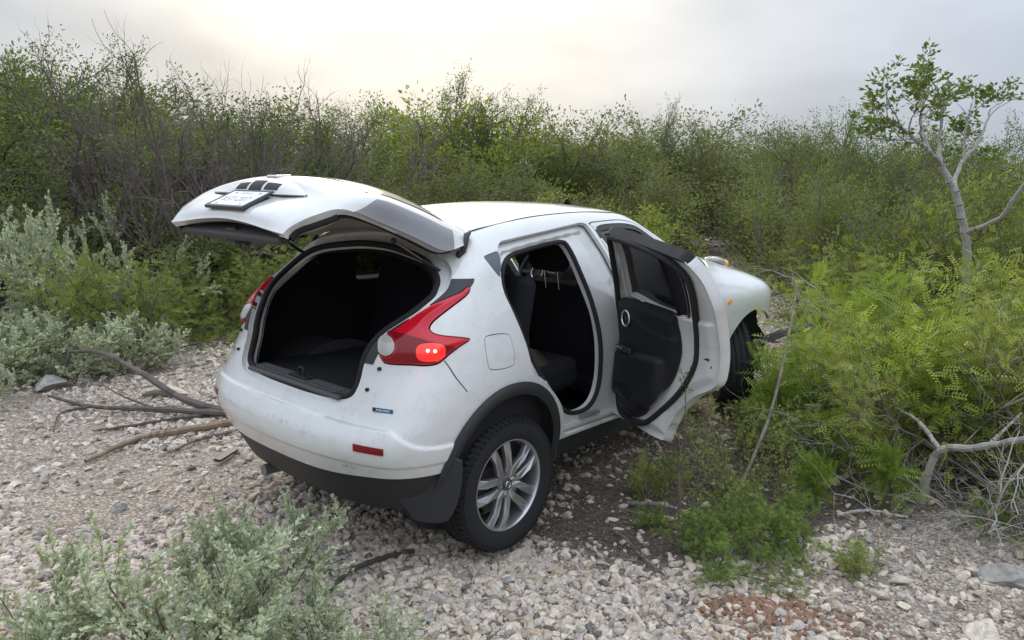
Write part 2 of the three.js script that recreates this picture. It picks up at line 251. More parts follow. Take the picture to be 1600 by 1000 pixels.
// pressed step where the bumper cover stands proud below the boot opening
const ledge = (p) => (p.x > -.22 ? 0 : .013 * sstep(-.24, -.38, p.x) * sstep(.007, -.007, p.y - (.652 - .080 * sstep(.72, .87, Math.abs(p.z)))) - .006 * sstep(.006, -.006, p.y - .497 + .0 * p.z) * sstep(-.24, -.38, p.x));
ledge.skip = (p) => p.x > -.2 || p.y > .72;
// ---------------------------------------------------------------- the wrecked car
const car = thing('crossover_car', 'white crossover car standing in the brush with its tailgate and rear door open', 'car');
car.position.set(0, 0.078, 0);
{
  const bodySd = (left) => (p, u, v) => Math.min(
    border(p), -inHatch(p), -inLamp(p) - GAP * 1.3,
    -inSide(REAR_DOOR, p) - GAP * 0.5, -inSide(FRONT_DOOR, p) - GAP,
    left ? 1 : -inSide(FUEL, p) - GAP * 0.5,
    -inSide(TRI, p), p.x < 1.2 && p.y < .9 && Math.abs(p.z) > .45 ? archOut(p, 0) + .02 : 1, p.x > 1.2 && p.y < 1.1 ? archSd(p, 1, .41) : 1,
    -WIND(p, u, v), frontGone(p, u, v),
  );
  const opt = { rim: 0.022, du: 18, dv: 18, shape: ledge };
  mesh('body', mergeGeometries([skin(BODY, bodySd(false), opt), skin(BODY, bodySd(true), { ...opt, both: null })]), M.paint, car);
  // roof seam and panel seams as dark filled grooves
  const on = (pts, lift = 0.001) => pts.map(([x, y, z]) => V(x, y + lift, z));
  for (const s of [1, -1]) mesh('roof_seam', tube(on([[-.015, 1.449, .53], [.022, 1.4655, .541], [.2, 1.492, .54], [.45, 1.524, .541], [.85, 1.5435, .542], [1.15, 1.5385, .532], [1.36, 1.523, .503]].map(([x, y, z]) => [x, y, z * s])), .004, 60, 6), M.trim, car);
  for (const z of [1, -1]) mesh('panel_seam', tube([[-.392, .934, .807], [-.376, .897, .829], [-.36, .859, .847], [-.338, .825, .861], [-.316, .792, .873]].map(([x, y, q]) => V(x, y, q * z)), .0022, 30, 5), M.trim, car);
  // lower apron, sills
  const low = (p, u, v) => Math.min(-border(p) - 0.0015, archSd(p, 0, .40), p.x > 1.2 ? Math.min(archSd(p, 1, .41), 2.2 - p.x) : 1);
  mesh('rear_apron', skin(BODY, (p, u, v) => Math.min(low(p, u, v), -p.x - .2), { rim: .03, u1: 5, v1: 3, both: true, off: -.004 }), M.plastic, car);
  for (const s of [false, null]) mesh('sill_trim', skin(BODY, (p, u, v) => Math.min(low(p, u, v), p.x - .3), { rim: .05, u0: 5, u1: 10, v1: 3, both: s, off: -.012 }), M.plastic, car);
  // wheel arch mouldings
  for (const s of [false, null]) {
    mesh('wheel_arch_trim', skin(BODY, (p) => Math.min(-archOut(p, 0), archSd(p, 0, .372), p.y - .30), { rim: .05, off: .012, u0: 3, u1: 7, v1: 6, both: s, du: 30, dv: 22, shape: (p) => 0.010 * (1 - Math.pow(clamp((archSd(p, 0, .372)) / .06, 0, 1) * 2 - 1, 2)) }), M.plastic, car);
    const inner = new THREE.CylinderGeometry(.40, .40, .34, 40, 1, true, Math.PI * 0.45, Math.PI * 1.1); inner.rotateX(Math.PI / 2); inner.translate(-.03, .35, .67 * (s === null ? -1 : 1));
    mesh('wheel_housing', inner, M.dusty, car);
    const cap = new THREE.CircleGeometry(.42, 40); cap.translate(-.03, .36, .50 * (s === null ? -1 : 1)); mesh('wheel_housing', cap, M.dusty, car);
  }
  // mud flap behind the rear wheel
  {
    const sh = new THREE.Shape(); sh.moveTo(-.06, .46); sh.bezierCurveTo(-.0, .47, .03, .45, .045, .44); sh.bezierCurveTo(.05, .34, .03, .22, -.02, .165); sh.bezierCurveTo(-.06, .15, -.13, .155, -.17, .175); sh.bezierCurveTo(-.19, .22, -.22, .25, -.25, .28); sh.bezierCurveTo(-.20, .33, -.10, .36, -.06, .46);
    const g = new THREE.ExtrudeGeometry(sh, { depth: .012, bevelEnabled: true, bevelThickness: .006, bevelSize: .006, bevelSegments: 2 });
    for (const s of [1, -1]) { const q = g.clone(); q.translate(0, 0, -.006); q.rotateY(-.85); q.translate(-.405, .05, .865); mesh('mud_flap', s > 0 ? q : mirrorZ(q), M.plastic, car); }
  }
  // tail lamps
  for (const s of [false, null]) {
    const o = { off: .006, rim: .03, u0: 1.5, u1: 5.2, v0: 3.8, v1: 7, both: s, du: 40, dv: 36 };
    const zone = (p) => (LAMP(hh(p), p.y));
    const bump = (p) => .014 * sstep(0, .05, inLamp(p));
    const lens = mesh('tail_lamp', skin(BODY, (p) => Math.min(inLamp(p) - .002, Math.hypot(hh(p) + .075, p.y - .988) - .044), { ...o, shape: bump }), M.red, car);
    const sg = s === null ? -1 : 1;
    mesh('reversing_lens', skin(BODY, (p) => Math.min(inLamp(p), .041 - Math.hypot(hh(p) + .075, p.y - .988)), { ...o, off: .010, shape: bump }), M.clear, lens);
    mesh('lamp_lower_band', skin(BODY, (p) => Math.min(inLamp(p) - .004, 1.012 - p.y - .25 * (hh(p) - .1), Math.hypot(hh(p) + .075, p.y - .988) - .05, p.y - .924, .30 - hh(p)), { ...o, off: .0085, rim: .004, shape: bump }), M.redDark, lens);
    if (sg > 0) {
      mesh('lit_chamber', skin(BODY, (p) => Math.min((1 - Math.pow(Math.abs(hh(p) - .112) / .062, 3) - Math.pow(Math.abs(p.y - .965) / .036, 3)) * .03, inLamp(p) - .006), { ...o, off: .011, rim: .004, shape: bump }), M.redLit, lens);
      for (const [h, y] of [[.098, .972], [.128, .969]]) mesh('bulb', skin(BODY, (p) => .0065 - Math.hypot(hh(p) - h, p.y - y), { ...o, off: .0135, rim: .004, du: 90, dv: 80, shape: bump }), M.bulb, lens);
    }
    // dark filler strip between lamp and boot opening
    mesh('lamp_filler', skin(BODY, (p) => Math.min(-inHatch(p) - .002, .05 + inHatch(p), p.y - .905, 1.262 - p.y, -inLamp(p) - .002, -p.x + .05 - .0), { ...o, off: .0035, rim: .02 }), M.plastic, car);
  }
  const tailGlow = new THREE.PointLight(rgb(1, .05, .02), .0015, 2); tailGlow.position.set(-.60, .965, .86); tailGlow.castShadow = true; car.add(tailGlow); tailGlow.name = 'tail_lamp_light';
  // reflectors, badge, fuel flap, quarter triangle, marker
  for (const s of [false, null]) {
    mesh('rear_reflector', skin(BODY, (p) => Math.min(.062 - Math.abs(hh(p) + .156), .0135 - Math.abs(p.y - .571 + .02 * (hh(p) + .156)), -p.x - .3), { off: .004, rim: .008, u0: 1, u1: 4, v0: 1, v1: 3, both: s, du: 60, dv: 60, shape: ledge }), M.redDark, car);
    mesh('quarter_trim', skin(BODY, (p) => inSide(TRI, p) - .002, { off: -.001, rim: .01, u0: 4, u1: 6, v0: 5, v1: 9, both: s, du: 50, dv: 40 }), M.greyPanel, car).material = std(rgb(.075, .09, .115), .5);
    mesh('side_marker', skin(BODY, (p) => .02 - Math.hypot((p.x - 2.135) * .8, (p.y - .94) * 1.25), { off: .006, rim: .008, u0: 8.5, u1: 11, v0: 3, v1: 5, both: s, du: 60, dv: 60 }), M.amber, car);
  }
  mesh('fuel_flap', skin(BODY, (p) => inSide(FUEL, p) - GAP * .7, { off: .0008, rim: .015, u0: 3, u1: 6, v0: 3, v1: 6, du: 40, dv: 40 }), M.paint, car);
  const c = document.createElement('canvas'); c.width = 256; c.height = 48; { const x = c.getContext('2d'); x.fillStyle = '#1c5f86'; x.fillRect(0, 0, 256, 48); x.fillStyle = '#0d2c38'; x.fillRect(0, 0, 40, 48); x.fillStyle = '#cfe3ea'; x.font = 'bold 30px sans-serif'; x.fillText('PURE DRIVE', 46, 35); }
  const ct = new THREE.CanvasTexture(c); ct.colorSpace = THREE.SRGBColorSpace;
  const flat = (w, h, d, tex, base) => [base, base, base, base, phy(rgb(1, 1, 1), .3, { map: tex, clearcoat: 1 }), base];
  const badge = mesh('badge', new THREE.BoxGeometry(.098, .019, .004), flat(.1, .02, .004, ct, M.chrome), car); badge.position.set(-.6305, .730, .678); badge.rotation.set(0, -1.145, -.02); 
  const c2 = document.createElement('canvas'); c2.width = 128; c2.height = 40; { const x = c2.getContext('2d'); x.fillStyle = '#d8d8d4'; x.fillRect(0, 0, 128, 40); x.fillStyle = '#55585a'; x.font = 'bold 38px sans-serif'; x.fillText('AUTE', 6, 34); }
  const ct2 = new THREE.CanvasTexture(c2); ct2.colorSpace = THREE.SRGBColorSpace;
  const bl = mesh('badge', new THREE.BoxGeometry(.085, .024, .003), flat(0, 0, 0, ct2, M.paint), car); bl.position.set(-.617, .80, -.655); bl.rotation.set(0, -Math.PI / 2 - .62, 0);
  for (const s of [1, -1]) for (const [x, y, z, r] of [[-.588, .893, .602, .008], [-.628, .80, .566, .008]]) mesh('bolt_hole', cyl(r, r, .012, 14, x, y, z * s, 0, 0, Math.PI / 2), M.trim, car);

  // boot opening: jamb, weather strip, sill plate
  const seal3 = (f, S, offs, grow, zy) => f;
  const jamb = skin(BODY, (p) => Math.min(inHatch(p) + .012, .035 - inHatch(p)), { off: -.022, rim: .05, u0: 0, u1: 5.5, v0: 2.2, v1: 10, both: true, du: 26, dv: 22 });
  mesh('boot_jamb', jamb, M.paint, car);
  // march the strip along the opening by looking the outline up on the surface
  const find = (test, u0, u1, v0, v1, n = 90) => { let best = null, bd = 1e9; for (let i = 0; i <= n; i++) for (let j = 0; j <= n; j++) { const u = lerp(u0, u1, i / n), v = lerp(v0, v1, j / n), p = BODY(u, v), d = test(p); if (d < bd) { bd = d; best = [u, v]; } } return best; };
  const lift = (pts, test, off, u0, u1, v0, v1) => pts.map((q) => { let [u, v] = find((p) => test(p, q), u0, u1, v0, v1, 40); let du = (u1 - u0) / 40, dv = (v1 - v0) / 40; for (let k = 0; k < 3; k++) { [u, v] = find((p) => test(p, q), Math.max(0, u - du), Math.min(BODY.nu, u + du), Math.max(0, v - dv), Math.min(BODY.nv, v + dv), 10); du /= 5; dv /= 5; } const [p, n] = BODY.pn(u, v); return p.clone().addScaledVector(n, off); });
  const shrink = (f, d) => f.pts.map(([x, y]) => { const e = .004, gx = (f(x + e, y) - f(x - e, y)), gy = (f(x, y + e) - f(x, y - e)), l = Math.hypot(gx, gy) || 1; return [x, y, gx / l, gy / l]; });
  const inset = (f, d, step) => f.pts.filter((_, i) => i % step === 0).map(([x, y]) => { for (let k = 0; k < 6; k++) { const e = .003, s = f(x, y) - d, gx = f(x + e, y) - f(x - e, y), gy = f(x, y + e) - f(x, y - e), l = Math.hypot(gx, gy); if (l < 1e-6) { x += (0 - x) * .02; y += (1.0 - y) * .02; continue; } x -= (gx / l) * s * .8; y -= (gy / l) * s * .8; } return [x, y]; });
  const hp = inset(HATCH, .034, 3).filter(([z]) => z >= -1e-3).sort((a, b) => Math.atan2(Math.abs(a[0]), a[1] - 1.05) - Math.atan2(Math.abs(b[0]), b[1] - 1.05));
  const half = lift(hp, (p, q) => Math.abs(p.z - q[0]) + Math.abs(p.y - q[1]) * 1.2 + (p.x > .1 ? 1 : 0), -.030, 0, 5, 2.5, 9.5);
  const ring = [...half, ...half.slice().reverse().map((p) => V(p.x, p.y, -p.z))].filter((p, i, a) => i === 0 || p.distanceTo(a[i - 1]) > .012);
  mesh('boot_seal', tube(ring, .017, 260, 8, true), M.rubber, car);
  // boot cavity: floor, scuff plate, side trims
  mesh('boot_sill_plate', merge([rbox(.11, .02, .80, .008, -.615, .735, 0, 0, 0, .05), rbox(.012, .006, .70, .002, -.64, .748, 0), rbox(.012, .006, .70, .002, -.615, .748, 0), rbox(.012, .006, .70, .002, -.59, .747, 0)]), std(rgb(.075, .075, .075), .6), car);
  mesh('boot_latch', merge([rbox(.05, .008, .16, .003, -.60, .753, 0), tube([[-.60, .75, -.02], [-.60, .79, -.02], [-.60, .79, .02], [-.60, .75, .02]], .006, 20, 6)]), M.trim, car);
  mesh('boot_floor', rbox(.95, .03, 1.12, .01, -.09, .70, 0), M.cloth, car);
  mesh('rear_seat_back', merge([rbox(.14, .52, .60, .05, .36, .96, .31, 0, 0, -.2), rbox(.14, .52, .60, .05, .36, .96, -.31, 0, 0, -.2), rbox(.07, .15, .24, .03, .30, 1.26, .32), rbox(.07, .15, .24, .03, .30, 1.26, -.32)]), M.cloth, car);
  mesh('rear_seat_cushion', rbox(.48, .18, 1.22, .06, .62, .62, 0, 0, 0, .06), M.cloth, car);
  mesh('cabin_floor', rbox(2.3, .04, 1.46, .01, 1.2, .36, 0), M.cloth, car);
  const bulk = rbox(.04, .8, 1.5, .01, 2.2, .70, 0); mesh('dashboard', merge([bulk, rbox(.36, .26, 1.42, .09, 1.98, 1.02, 0), rbox(.16, .12, .30, .03, 1.80, 1.10, 0), rbox(.3, .5, .26, .04, 1.85, .7, 0)]), M.trim, car);
  mesh('centre_screen', rbox(.012, .085, .20, .004, 1.725, 1.115, 0, 0, 0, .2), M.screen, car);
  {
    const tor = new THREE.TorusGeometry(.185, .016, 10, 40); tor.rotateY(Math.PI / 2); const hub = cyl(.06, .05, .05, 20, 0, 0, 0, 0, 0, Math.PI / 2), s1 = rbox(.02, .03, .34, .008), s2 = rbox(.02, .17, .04, .008, 0, -.09, 0);
    const g = merge([tor, hub, s1, s2]); g.rotateZ(-.35); g.translate(1.62, 1.06, -.36); mesh('steering_wheel', g, M.plastic, car);
    const ringC = new THREE.TorusGeometry(.052, .006, 8, 30); ringC.rotateY(Math.PI / 2); ringC.rotateZ(-.35); const g2 = merge([ringC.clone().translate(1.585, 1.07, -.36), ringC.clone().scale(1, 1.15, 1.15).translate(1.79, 1.13, -.30), ringC.clone().scale(1, 1.15, 1.15).translate(1.79, 1.13, -.44), ringC.clone().translate(1.80, 1.12, .55)]); mesh('instrument_ring', g2, M.chrome, car);
  }
  for (const s of [1, -1]) {
    const back = new THREE.BoxGeometry(.12, .66, .48, 2, 10, 10), ps = back.attributes.position;
    for (let i = 0; i < ps.count; i++) { const y = ps.getY(i), z = ps.getZ(i), t = (y + .33) / .66, w = 1 - .24 * t * t; const edge = Math.pow(Math.abs(z) / .24, 3); ps.setZ(i, z * w); ps.setX(i, ps.getX(i) * (1 - .5 * t * t) - .03 * edge * (ps.getX(i) > 0 ? -1 : .3)); }
    back.computeVertexNormals(); back.rotateZ(.28); back.translate(.98, .82, .37 * s);
    const cush = rbox(.54, .16, .52, .06, 1.24, .54, .37 * s, 0, 0, .08);
    const seat = mesh('front_seat', merge([back, cush]), M.cloth, car);
    const hr = rbox(.10, .21, .27, .045, .825, 1.305, .37 * s, 0, 0, .2), posts = [-.05, .05].map((z) => cyl(.006, .006, .16, 8, .855, 1.17, .37 * s + z, 0, 0, .2));
    mesh('headrest', hr, M.cloth, seat); for (const g of posts) mesh('headrest_post', g, M.chrome, seat);
  }
  // dark cabin lining behind the sheet metal
  const lining = (left) => (p, u, v) => Math.min(-WIND(p, u, v) + .0, -inHatch(p) + .05, left ? -inSide(DOOR_WIN, p) : -inSide(REAR_OPEN, p) + .004, left ? -inSide(FRONT_DOOR, p) + .04 : -inSide(FRONT_WIN, p), 9.6 - u + (v > 5 ? 9 : 0), 9.5 - u);
  for (const s of [false, null]) mesh('cabin_lining', skin(BODY, lining(s === null), { off: -.062, rim: .0, both: s, u1: 9.6, du: 14, dv: 12 }), std(rgb(.009, .009, .011), .9), car);
  mesh('headliner', skin(BODY, (p, u, v) => Math.min(v - 8.1, -inHatch(p) + .02), { off: -.05, rim: 0, both: true, v0: 8, du: 10, dv: 8 }), std(rgb(.18, .175, .165), .95), car);
  // rear side door openings, right and left: stepped white jamb and weather strip
  for (const s of [false, null]) {
    if (s === null) continue;
    mesh('door_jamb', skin(BODY, (p) => Math.min(inSide(REAR_DOOR, p) + .012, -inSide(REAR_OPEN, p)), { off: -.034, rim: .045, u0: 4.5, u1: 8.6, v0: .5, v1: 9.5, both: s, du: 26, dv: 22, shape: (p) => -.016 * sstep(.030, .034, inSide(REAR_DOOR, p)) }), M.paint, car);
    const pts = lift(inset(REAR_OPEN, .004, 3), (p, q) => Math.abs(p.x - q[0]) + Math.abs(p.y - q[1]) + (p.z < .35 ? 1 : 0), -.052, 4.5, 9, .5, 9).map((p) => (s === null ? V(p.x, p.y, -p.z) : p));
    mesh('door_seal', tube(pts, .013, 160, 7, true), M.rubber, car);
  }
  mesh('sill_step', rbox(.16, .012, .03, .005, .70, .452, .80), std(rgb(.16, .16, .155), .6), car);

  // front doors (closed) with glass, black frame and mirror
  for (const s of [false, null]) {
    const sg = s === null ? -1 : 1;
    const hinge = V(1.965, 0, .83 * sg), put = (g) => { g.translate(-hinge.x, 0, -hinge.z); return g; };
    const fd = mesh('front_door', put(skin(BODY, (p) => Math.min(inSide(FRONT_DOOR, p) - GAP, -inSide(FRONT_WIN, p) - .016, border(p)), { rim: .03, u0: 6, u1: 10.2, v0: .5, v1: 9.6, both: s, du: 24, dv: 20 })), M.paint, car);
    fd.position.copy(hinge); fd.rotation.y = s === null ? -.96 : 0;
    mesh('window_frame', put(skin(BODY, (p) => Math.min(inSide(FRONT_WIN, p) + .016, -inSide(FRONT_WIN, p) + .012), { off: -.003, rim: .012, u0: 6, u1: 10.2, v0: 4, v1: 9.6, both: s, du: 26, dv: 22 })), M.plastic, fd);
    mesh('window', put(skin(BODY, (p) => inSide(FRONT_WIN, p), { off: -.012, rim: 0, u0: 6, u1: 10.2, v0: 4, v1: 9.6, both: s, du: 14, dv: 12 })), M.glass, fd);
    const sailG = new THREE.Shape(); sailG.moveTo(1.55, 1.13); sailG.lineTo(1.80, 1.135); sailG.lineTo(1.60, 1.29); sailG.closePath();
    const mir = new THREE.SphereGeometry(1, 28, 18); mir.scale(.055, .028, .075); mir.rotateY(.2); mir.translate(1.685, 1.155, .865); const arm = rbox(.07, .02, .08, .008, 1.70, 1.15, .80);
    const mg = merge([mir, arm]); mesh('mirror_stub', put(s === null ? mirrorZ(mg) : mg), M.plastic, fd);
    mesh('door_handle', put(s === null ? mirrorZ(rbox(.2, .035, .03, .014, 1.13, .98, .862)) : rbox(.2, .035, .03, .014, 1.13, .98, .862)), M.paint, fd);
    mesh('door_trim', put(skin(BODY, (p) => Math.min(inSide(FRONT_DOOR, p) - .03, -inSide(FRONT_WIN, p) - .02, p.y - .42), { off: -.06, rim: 0, u0: 6, u1: 10.2, v0: .5, v1: 9.6, both: s, du: 14, dv: 12 })), M.trim, fd);
  }
  mesh('windscreen', skin(BODY, (p, u, v) => WIND(p, u, v) - .001, { off: -.004, rim: 0, u0: 9, v0: 5, v1: 8, both: true, du: 8, dv: 8 }), M.clearGlass, car);
  mesh('windscreen_surround', skin(BODY, (p, u, v) => Math.min(WIND(p, u, v), .035 - WIND(p, u, v)), { off: -.007, rim: .01, u0: 9, v0: 5, v1: 8, both: true, du: 20, dv: 16 }), M.trim, car);

  // rear doors, swung open on their front hinges
  for (const s of [1, -1]) {
    const hx = .985, hz = .815, both = s > 0 ? false : null, A = 63.5 * Math.PI / 180, o = { u0: 4.5, u1: 8.8, v0: .5, v1: 9.6, both, du: 24, dv: 20 };
    const place = (g) => { g.translate(-hx, 0, -hz * s); return g; };
    const band = (p) => Math.max(p.y - (1.394 + (p.x - .118) * .112), 1.1 - p.y > 0 ? -1 : -1);
    const outer = skin(BODY, (p) => Math.min(inSide(REAR_DOOR, p) - GAP, -inSide(DOOR_WIN, p), -band(p)), { ...o, rim: .045 });
    const sealPath = [[.968, 1.12], [.972, .8], [.965, .56], [.91, .44], [.77, .412], [.64, .44], [.50, .555], [.36, .71], [.275, .86], [.245, .98], [.205, 1.12], [.165, 1.24], [.17, 1.32], [.235, 1.385], [.40, 1.425], [.70, 1.463], [.785, 1.462], [.83, 1.40], [.93, 1.2]];
    const inner = skin(BODY, (p) => Math.min(inSide(REAR_DOOR, p) - .004, -inSide(DOOR_WIN, p), -band(p) + .012), { ...o, rim: .012, off: -.042, shape: (p) => -.022 * sstep(.03, .07, inSide(REAR_DOOR, p)) * (p.y < 1.1 ? 1 : .25) });
    const door = mesh('rear_door', place(s > 0 ? mergeGeometries([outer, inner]) : outer), M.paint, car);
    door.position.set(hx, 0, hz * s); door.rotation.y = s > 0 ? A : 0;
    mesh('window', place(skin(BODY, (p) => inSide(DOOR_WIN, p), { ...o, off: -.02, rim: 0 })), s > 0 ? M.tint : M.darkGlass, door);
    const TRIM = outline([[.955, 1.07], [.962, .8], [.955, .60], [.915, .475], [.80, .440], [.68, .462], [.55, .575], [.43, .74], [.375, .90], [.375, 1.04], [.39, 1.105], [.60, 1.118], [.85, 1.115]], 4);
    if (s > 0) mesh('trim_panel', place(skin(BODY, (p) => inSide(TRIM, p), { ...o, off: -.075, rim: -.025, shape: (p) => -.018 * sstep(0, .05, inSide(TRIM, p)) - .03 * sstep(.82, .79, p.y + .10 * (p.x - .7)) * sstep(.50, .56, p.y) * sstep(.46, .52, p.x) + .03 * sstep(.05, .03, Math.hypot((p.x - .80) * .45, (p.y - .57) * .9)) - .008 * sstep(.98, .95, p.y - .18 * Math.pow((p.x - .5) * 2, 2)) })), M.trim, door);
    const sl = lift(sealPath, (p, q) => Math.abs(p.x - q[0]) + Math.abs(p.y - q[1]) + (p.z < .3 ? 1 : 0), -.064, 4.5, 9, .5, 9.4).map((p) => (s > 0 ? p : V(p.x, p.y, -p.z)));
    if (s > 0) mesh('door_seal', place(tube(sl, .016, 160, 7, true)), M.rubber, door);
    mesh('frame_strip', place(mergeGeometries([skin(BODY, (p) => Math.min(inSide(REAR_DOOR, p) - GAP, band(p) - .001), { ...o, rim: .05 }), skin(BODY, (p) => Math.min(inSide(REAR_DOOR, p) - GAP, band(p) - .006), { ...o, off: -.05, rim: .008 })])), M.rubber, door);
    if (s < 0) continue;
    mesh('quarter_pane', place(skin(BODY, (p) => Math.min(inSide(DOOR_WIN, p) + .004, .37 - p.x), { ...o, off: -.048, rim: .012 })), M.trim, door);
    const lz = (x, y, d) => { const q = lift([[x, y]], (p, r) => Math.abs(p.x - r[0]) + Math.abs(p.y - r[1]) + (p.z < .3 ? 1 : 0), -d, 4.5, 9, .5, 9)[0]; return q.z; };
    const ringG = new THREE.TorusGeometry(.040, .0062, 10, 36); ringG.scale(1, 1.05, 1); ringG.translate(.845, .985, lz(.845, .985, .110)); const ms = (g) => place(s > 0 ? g : mirrorZ(g));
    mesh('door_pull_ring', ms(ringG), M.chrome, door);
    mesh('pull_lever', ms(rbox(.05, .02, .012, .005, .835, .985, lz(.845, .985, .106))), M.plastic, door);
    mesh('window_switch_panel', ms(merge([rbox(.15, .035, .02, .008, .84, .815, lz(.84, .815, .124))])), M.plastic, door);
    mesh('window_switch', ms(merge([rbox(.02, .012, .012, .003, .885, .82, lz(.84, .815, .136)), rbox(.012, .008, .012, .003, .85, .82, lz(.84, .815, .136))])), M.chrome, door);
    mesh('latch_plate', ms(merge([[.175, .90, .011], [.155, .935, .007], [.165, .865, .007]].map(([x, y, r]) => cyl(r, r, .01, 16, x, y, lz(x, y, .056), Math.PI / 2)))), M.trim, door);
    mesh('latch', ms(rbox(.05, .016, .012, .004, .19, .90, lz(.19, .90, .060))), M.plastic, door);
  }
}
// ---------------------------------------------------------------- tailgate (raised), struts, front end, wheels
{
  const G = [
    [[-.0, 1.50, 0], [-.18, 1.607, 0], [-.36, 1.678, 0], [-.55, 1.712, 0], [-.715, 1.708, 0], [-.785, 1.638, 0], [-.93, 1.578, 0], [-.965, 1.528, 0]],
    [[-.0, 1.497, .2], [-.18, 1.603, .2], [-.36, 1.673, .2], [-.55, 1.707, .2], [-.715, 1.702, .2], [-.785, 1.636, .2], [-.93, 1.574, .2], [-.968, 1.518, .2]],
    [[-.01, 1.488, .4], [-.19, 1.585, .4], [-.37, 1.650, .4], [-.56, 1.688, .4], [-.725, 1.678, .39], [-.80, 1.628, .38], [-.93, 1.562, .36], [-.972, 1.502, .35]],
    [[-.03, 1.472, .52], [-.21, 1.55, .53], [-.39, 1.613, .54], [-.575, 1.658, .54], [-.73, 1.650, .53], [-.83, 1.605, .50], [-.93, 1.547, .45], [-.975, 1.493, .44]],
    [[-.06, 1.446, .585], [-.235, 1.50, .615], [-.41, 1.562, .63], [-.595, 1.617, .635], [-.745, 1.622, .60], [-.855, 1.58, .555], [-.935, 1.533, .50], [-.975, 1.489, .485]],
    [[-.09, 1.41, .62], [-.27, 1.395, .67], [-.45, 1.462, .675], [-.625, 1.53, .665], [-.775, 1.585, .63], [-.87, 1.563, .58], [-.935, 1.522, .52], [-.974, 1.488, .50]],
  ];
  const T = surface(G, 'start', false, -1);
  const flankZone = (u, v) => Math.min(u - 3.95, v - .55, 3.15 + .55 * (u - 4) - v);
  const glassZone = (u, v) => Math.min(3.3 - u, v - .75, 3.25 - v) * .15;
  const gar = (p, u, v) => Math.min(.40 - Math.abs(p.z), v - 4.02, 4.99 - v);
  const opt = { du: 20, dv: 18, both: true };
  const tg = mesh('tailgate', mergeGeometries([skin(T, (p, u, v) => Math.min(-glassZone(u, v), -flankZone(u, v) * .15), { ...opt, rim: .015 }), skin(T, (p, u, v) => Math.min(u - 3.0, v - 3.6 + .6 * (u - 3)), { ...opt, rim: .0, off: -.03 })]), M.paint, car);
  // turned edge of the shell
  const edge = [], E = (u, v, d) => { const [p, n] = T.pn(u, v); return p.clone().addScaledVector(n, -d); };
  const rim = []; for (let i = 0; i <= 50; i++) rim.push([5, 7 * i / 50]); for (let i = 1; i <= 40; i++) rim.push([5 - 5 * i / 40, 7]);
  const strip = (d0, d1, inn) => { const pos = []; for (let i = 0; i + 1 < rim.length; i++) { const q = (k, d) => { const [u, v] = rim[k]; return E(Math.max(0, u - (v < 7 ? inn * d * 3 : 0)), Math.max(0, v - (v > 6.9 ? inn * d * 3 : 0)), d); }; const a = q(i, d0), b = q(i + 1, d0), c = q(i + 1, d1), e = q(i, d1); for (const p of [a, b, c, a, c, e]) pos.push(p.x, p.y, p.z); } const g = new THREE.BufferGeometry(); g.setAttribute('position', new THREE.BufferAttribute(new Float32Array(pos), 3)); g.computeVertexNormals(); return merge([g, mirrorZ(g)]); };
  mesh('shell_edge', strip(0, .035, .4), M.paint, tg);
  mesh('inner_panel', skin(T, (p, u, v) => Math.min(4.92 - u, v - .15, 6.9 - v, -glassZone(u, v)), { ...opt, off: -.055, rim: .0, shape: (p, u, v) => -.028 * sstep(4.9, 4.2, u) * sstep(6.95, 6.4, v) }), M.beige, tg);
  mesh('lower_trim', merge([rbox(.16, .035, .86, .014, -.875, 1.478, 0, 0, 0, .42), rbox(.10, .03, .92, .012, -.79, 1.525, 0, 0, 0, .5)]), std(rgb(.055, .053, .05), .75), tg);
  mesh('latch', merge([rbox(.07, .075, .085, .014, -.90, 1.452, .0), rbox(.03, .05, .05, .01, -.865, 1.43, 0)]), M.plastic, tg);
  mesh('rear_window', skin(T, (p, u, v) => glassZone(u, v), { ...opt, off: .003, rim: .006 }), M.tint, tg);
  for (const s of [false, null]) mesh('side_garnish', skin(T, (p, u, v) => flankZone(u, v) * .15 - .002, { ...opt, both: s, off: .004, rim: .02, du: 30 }), M.greyPanel, tg);
  const sealP = []; for (let i = 0; i <= 40; i++) sealP.push(E(4.9, .4 + 3.7 * i / 40, .05)); mesh('edge_seal', merge([tube(sealP, .010, 60, 7), mirrorZ(tube(sealP, .010, 60, 7))]), M.rubber, tg);
  const low = []; for (let i = 0; i <= 30; i++) low.push(E(4.95, 4.2 + 2.6 * i / 30, .045)); mesh('edge_seal', merge([tube(low, .016, 40, 7), mirrorZ(tube(low, .016, 40, 7))]), M.rubber, tg);
  // number-plate garnish with handle and lamps in three dark recesses
  const face = (z0, z1, a, b, k) => { const q = (z, t) => { const f = Math.max(0, 1 - Math.pow(Math.abs(z) / .405, 2.2)); return V(lerp(-.792, -.722, t) - .022 * f, lerp(1.634, 1.634 + .066 * f + .004, t), z); }; return q; };
  const gq = face(), garnish = [];
  { const pos = [], N = 40, K = 6; for (let i = 0; i < N; i++) for (let j = 0; j < K; j++) { const z0 = -.40 + .80 * i / N, z1 = -.40 + .80 * (i + 1) / N; const P = (z, t) => { const p = gq(z, t); p.x -= .014 * Math.sin(Math.PI * t) * (1 - Math.pow(z / .41, 2)); p.y += .006 * Math.sin(Math.PI * t); return p; }; const a = P(z0, j / K), b = P(z1, j / K), c = P(z1, (j + 1) / K), d = P(z0, (j + 1) / K); for (const p of [a, b, c, a, c, d]) pos.push(p.x, p.y, p.z); } const g = new THREE.BufferGeometry(); g.setAttribute('position', new THREE.BufferAttribute(new Float32Array(pos), 3)); g.computeVertexNormals(); mesh('plate_garnish', merge([g, tube([[-.795, 1.634, -.40], [-.812, 1.636, -.2], [-.816, 1.637, 0], [-.812, 1.636, .2], [-.795, 1.634, .40]], .0045, 40, 6)]), M.paint, tg); }
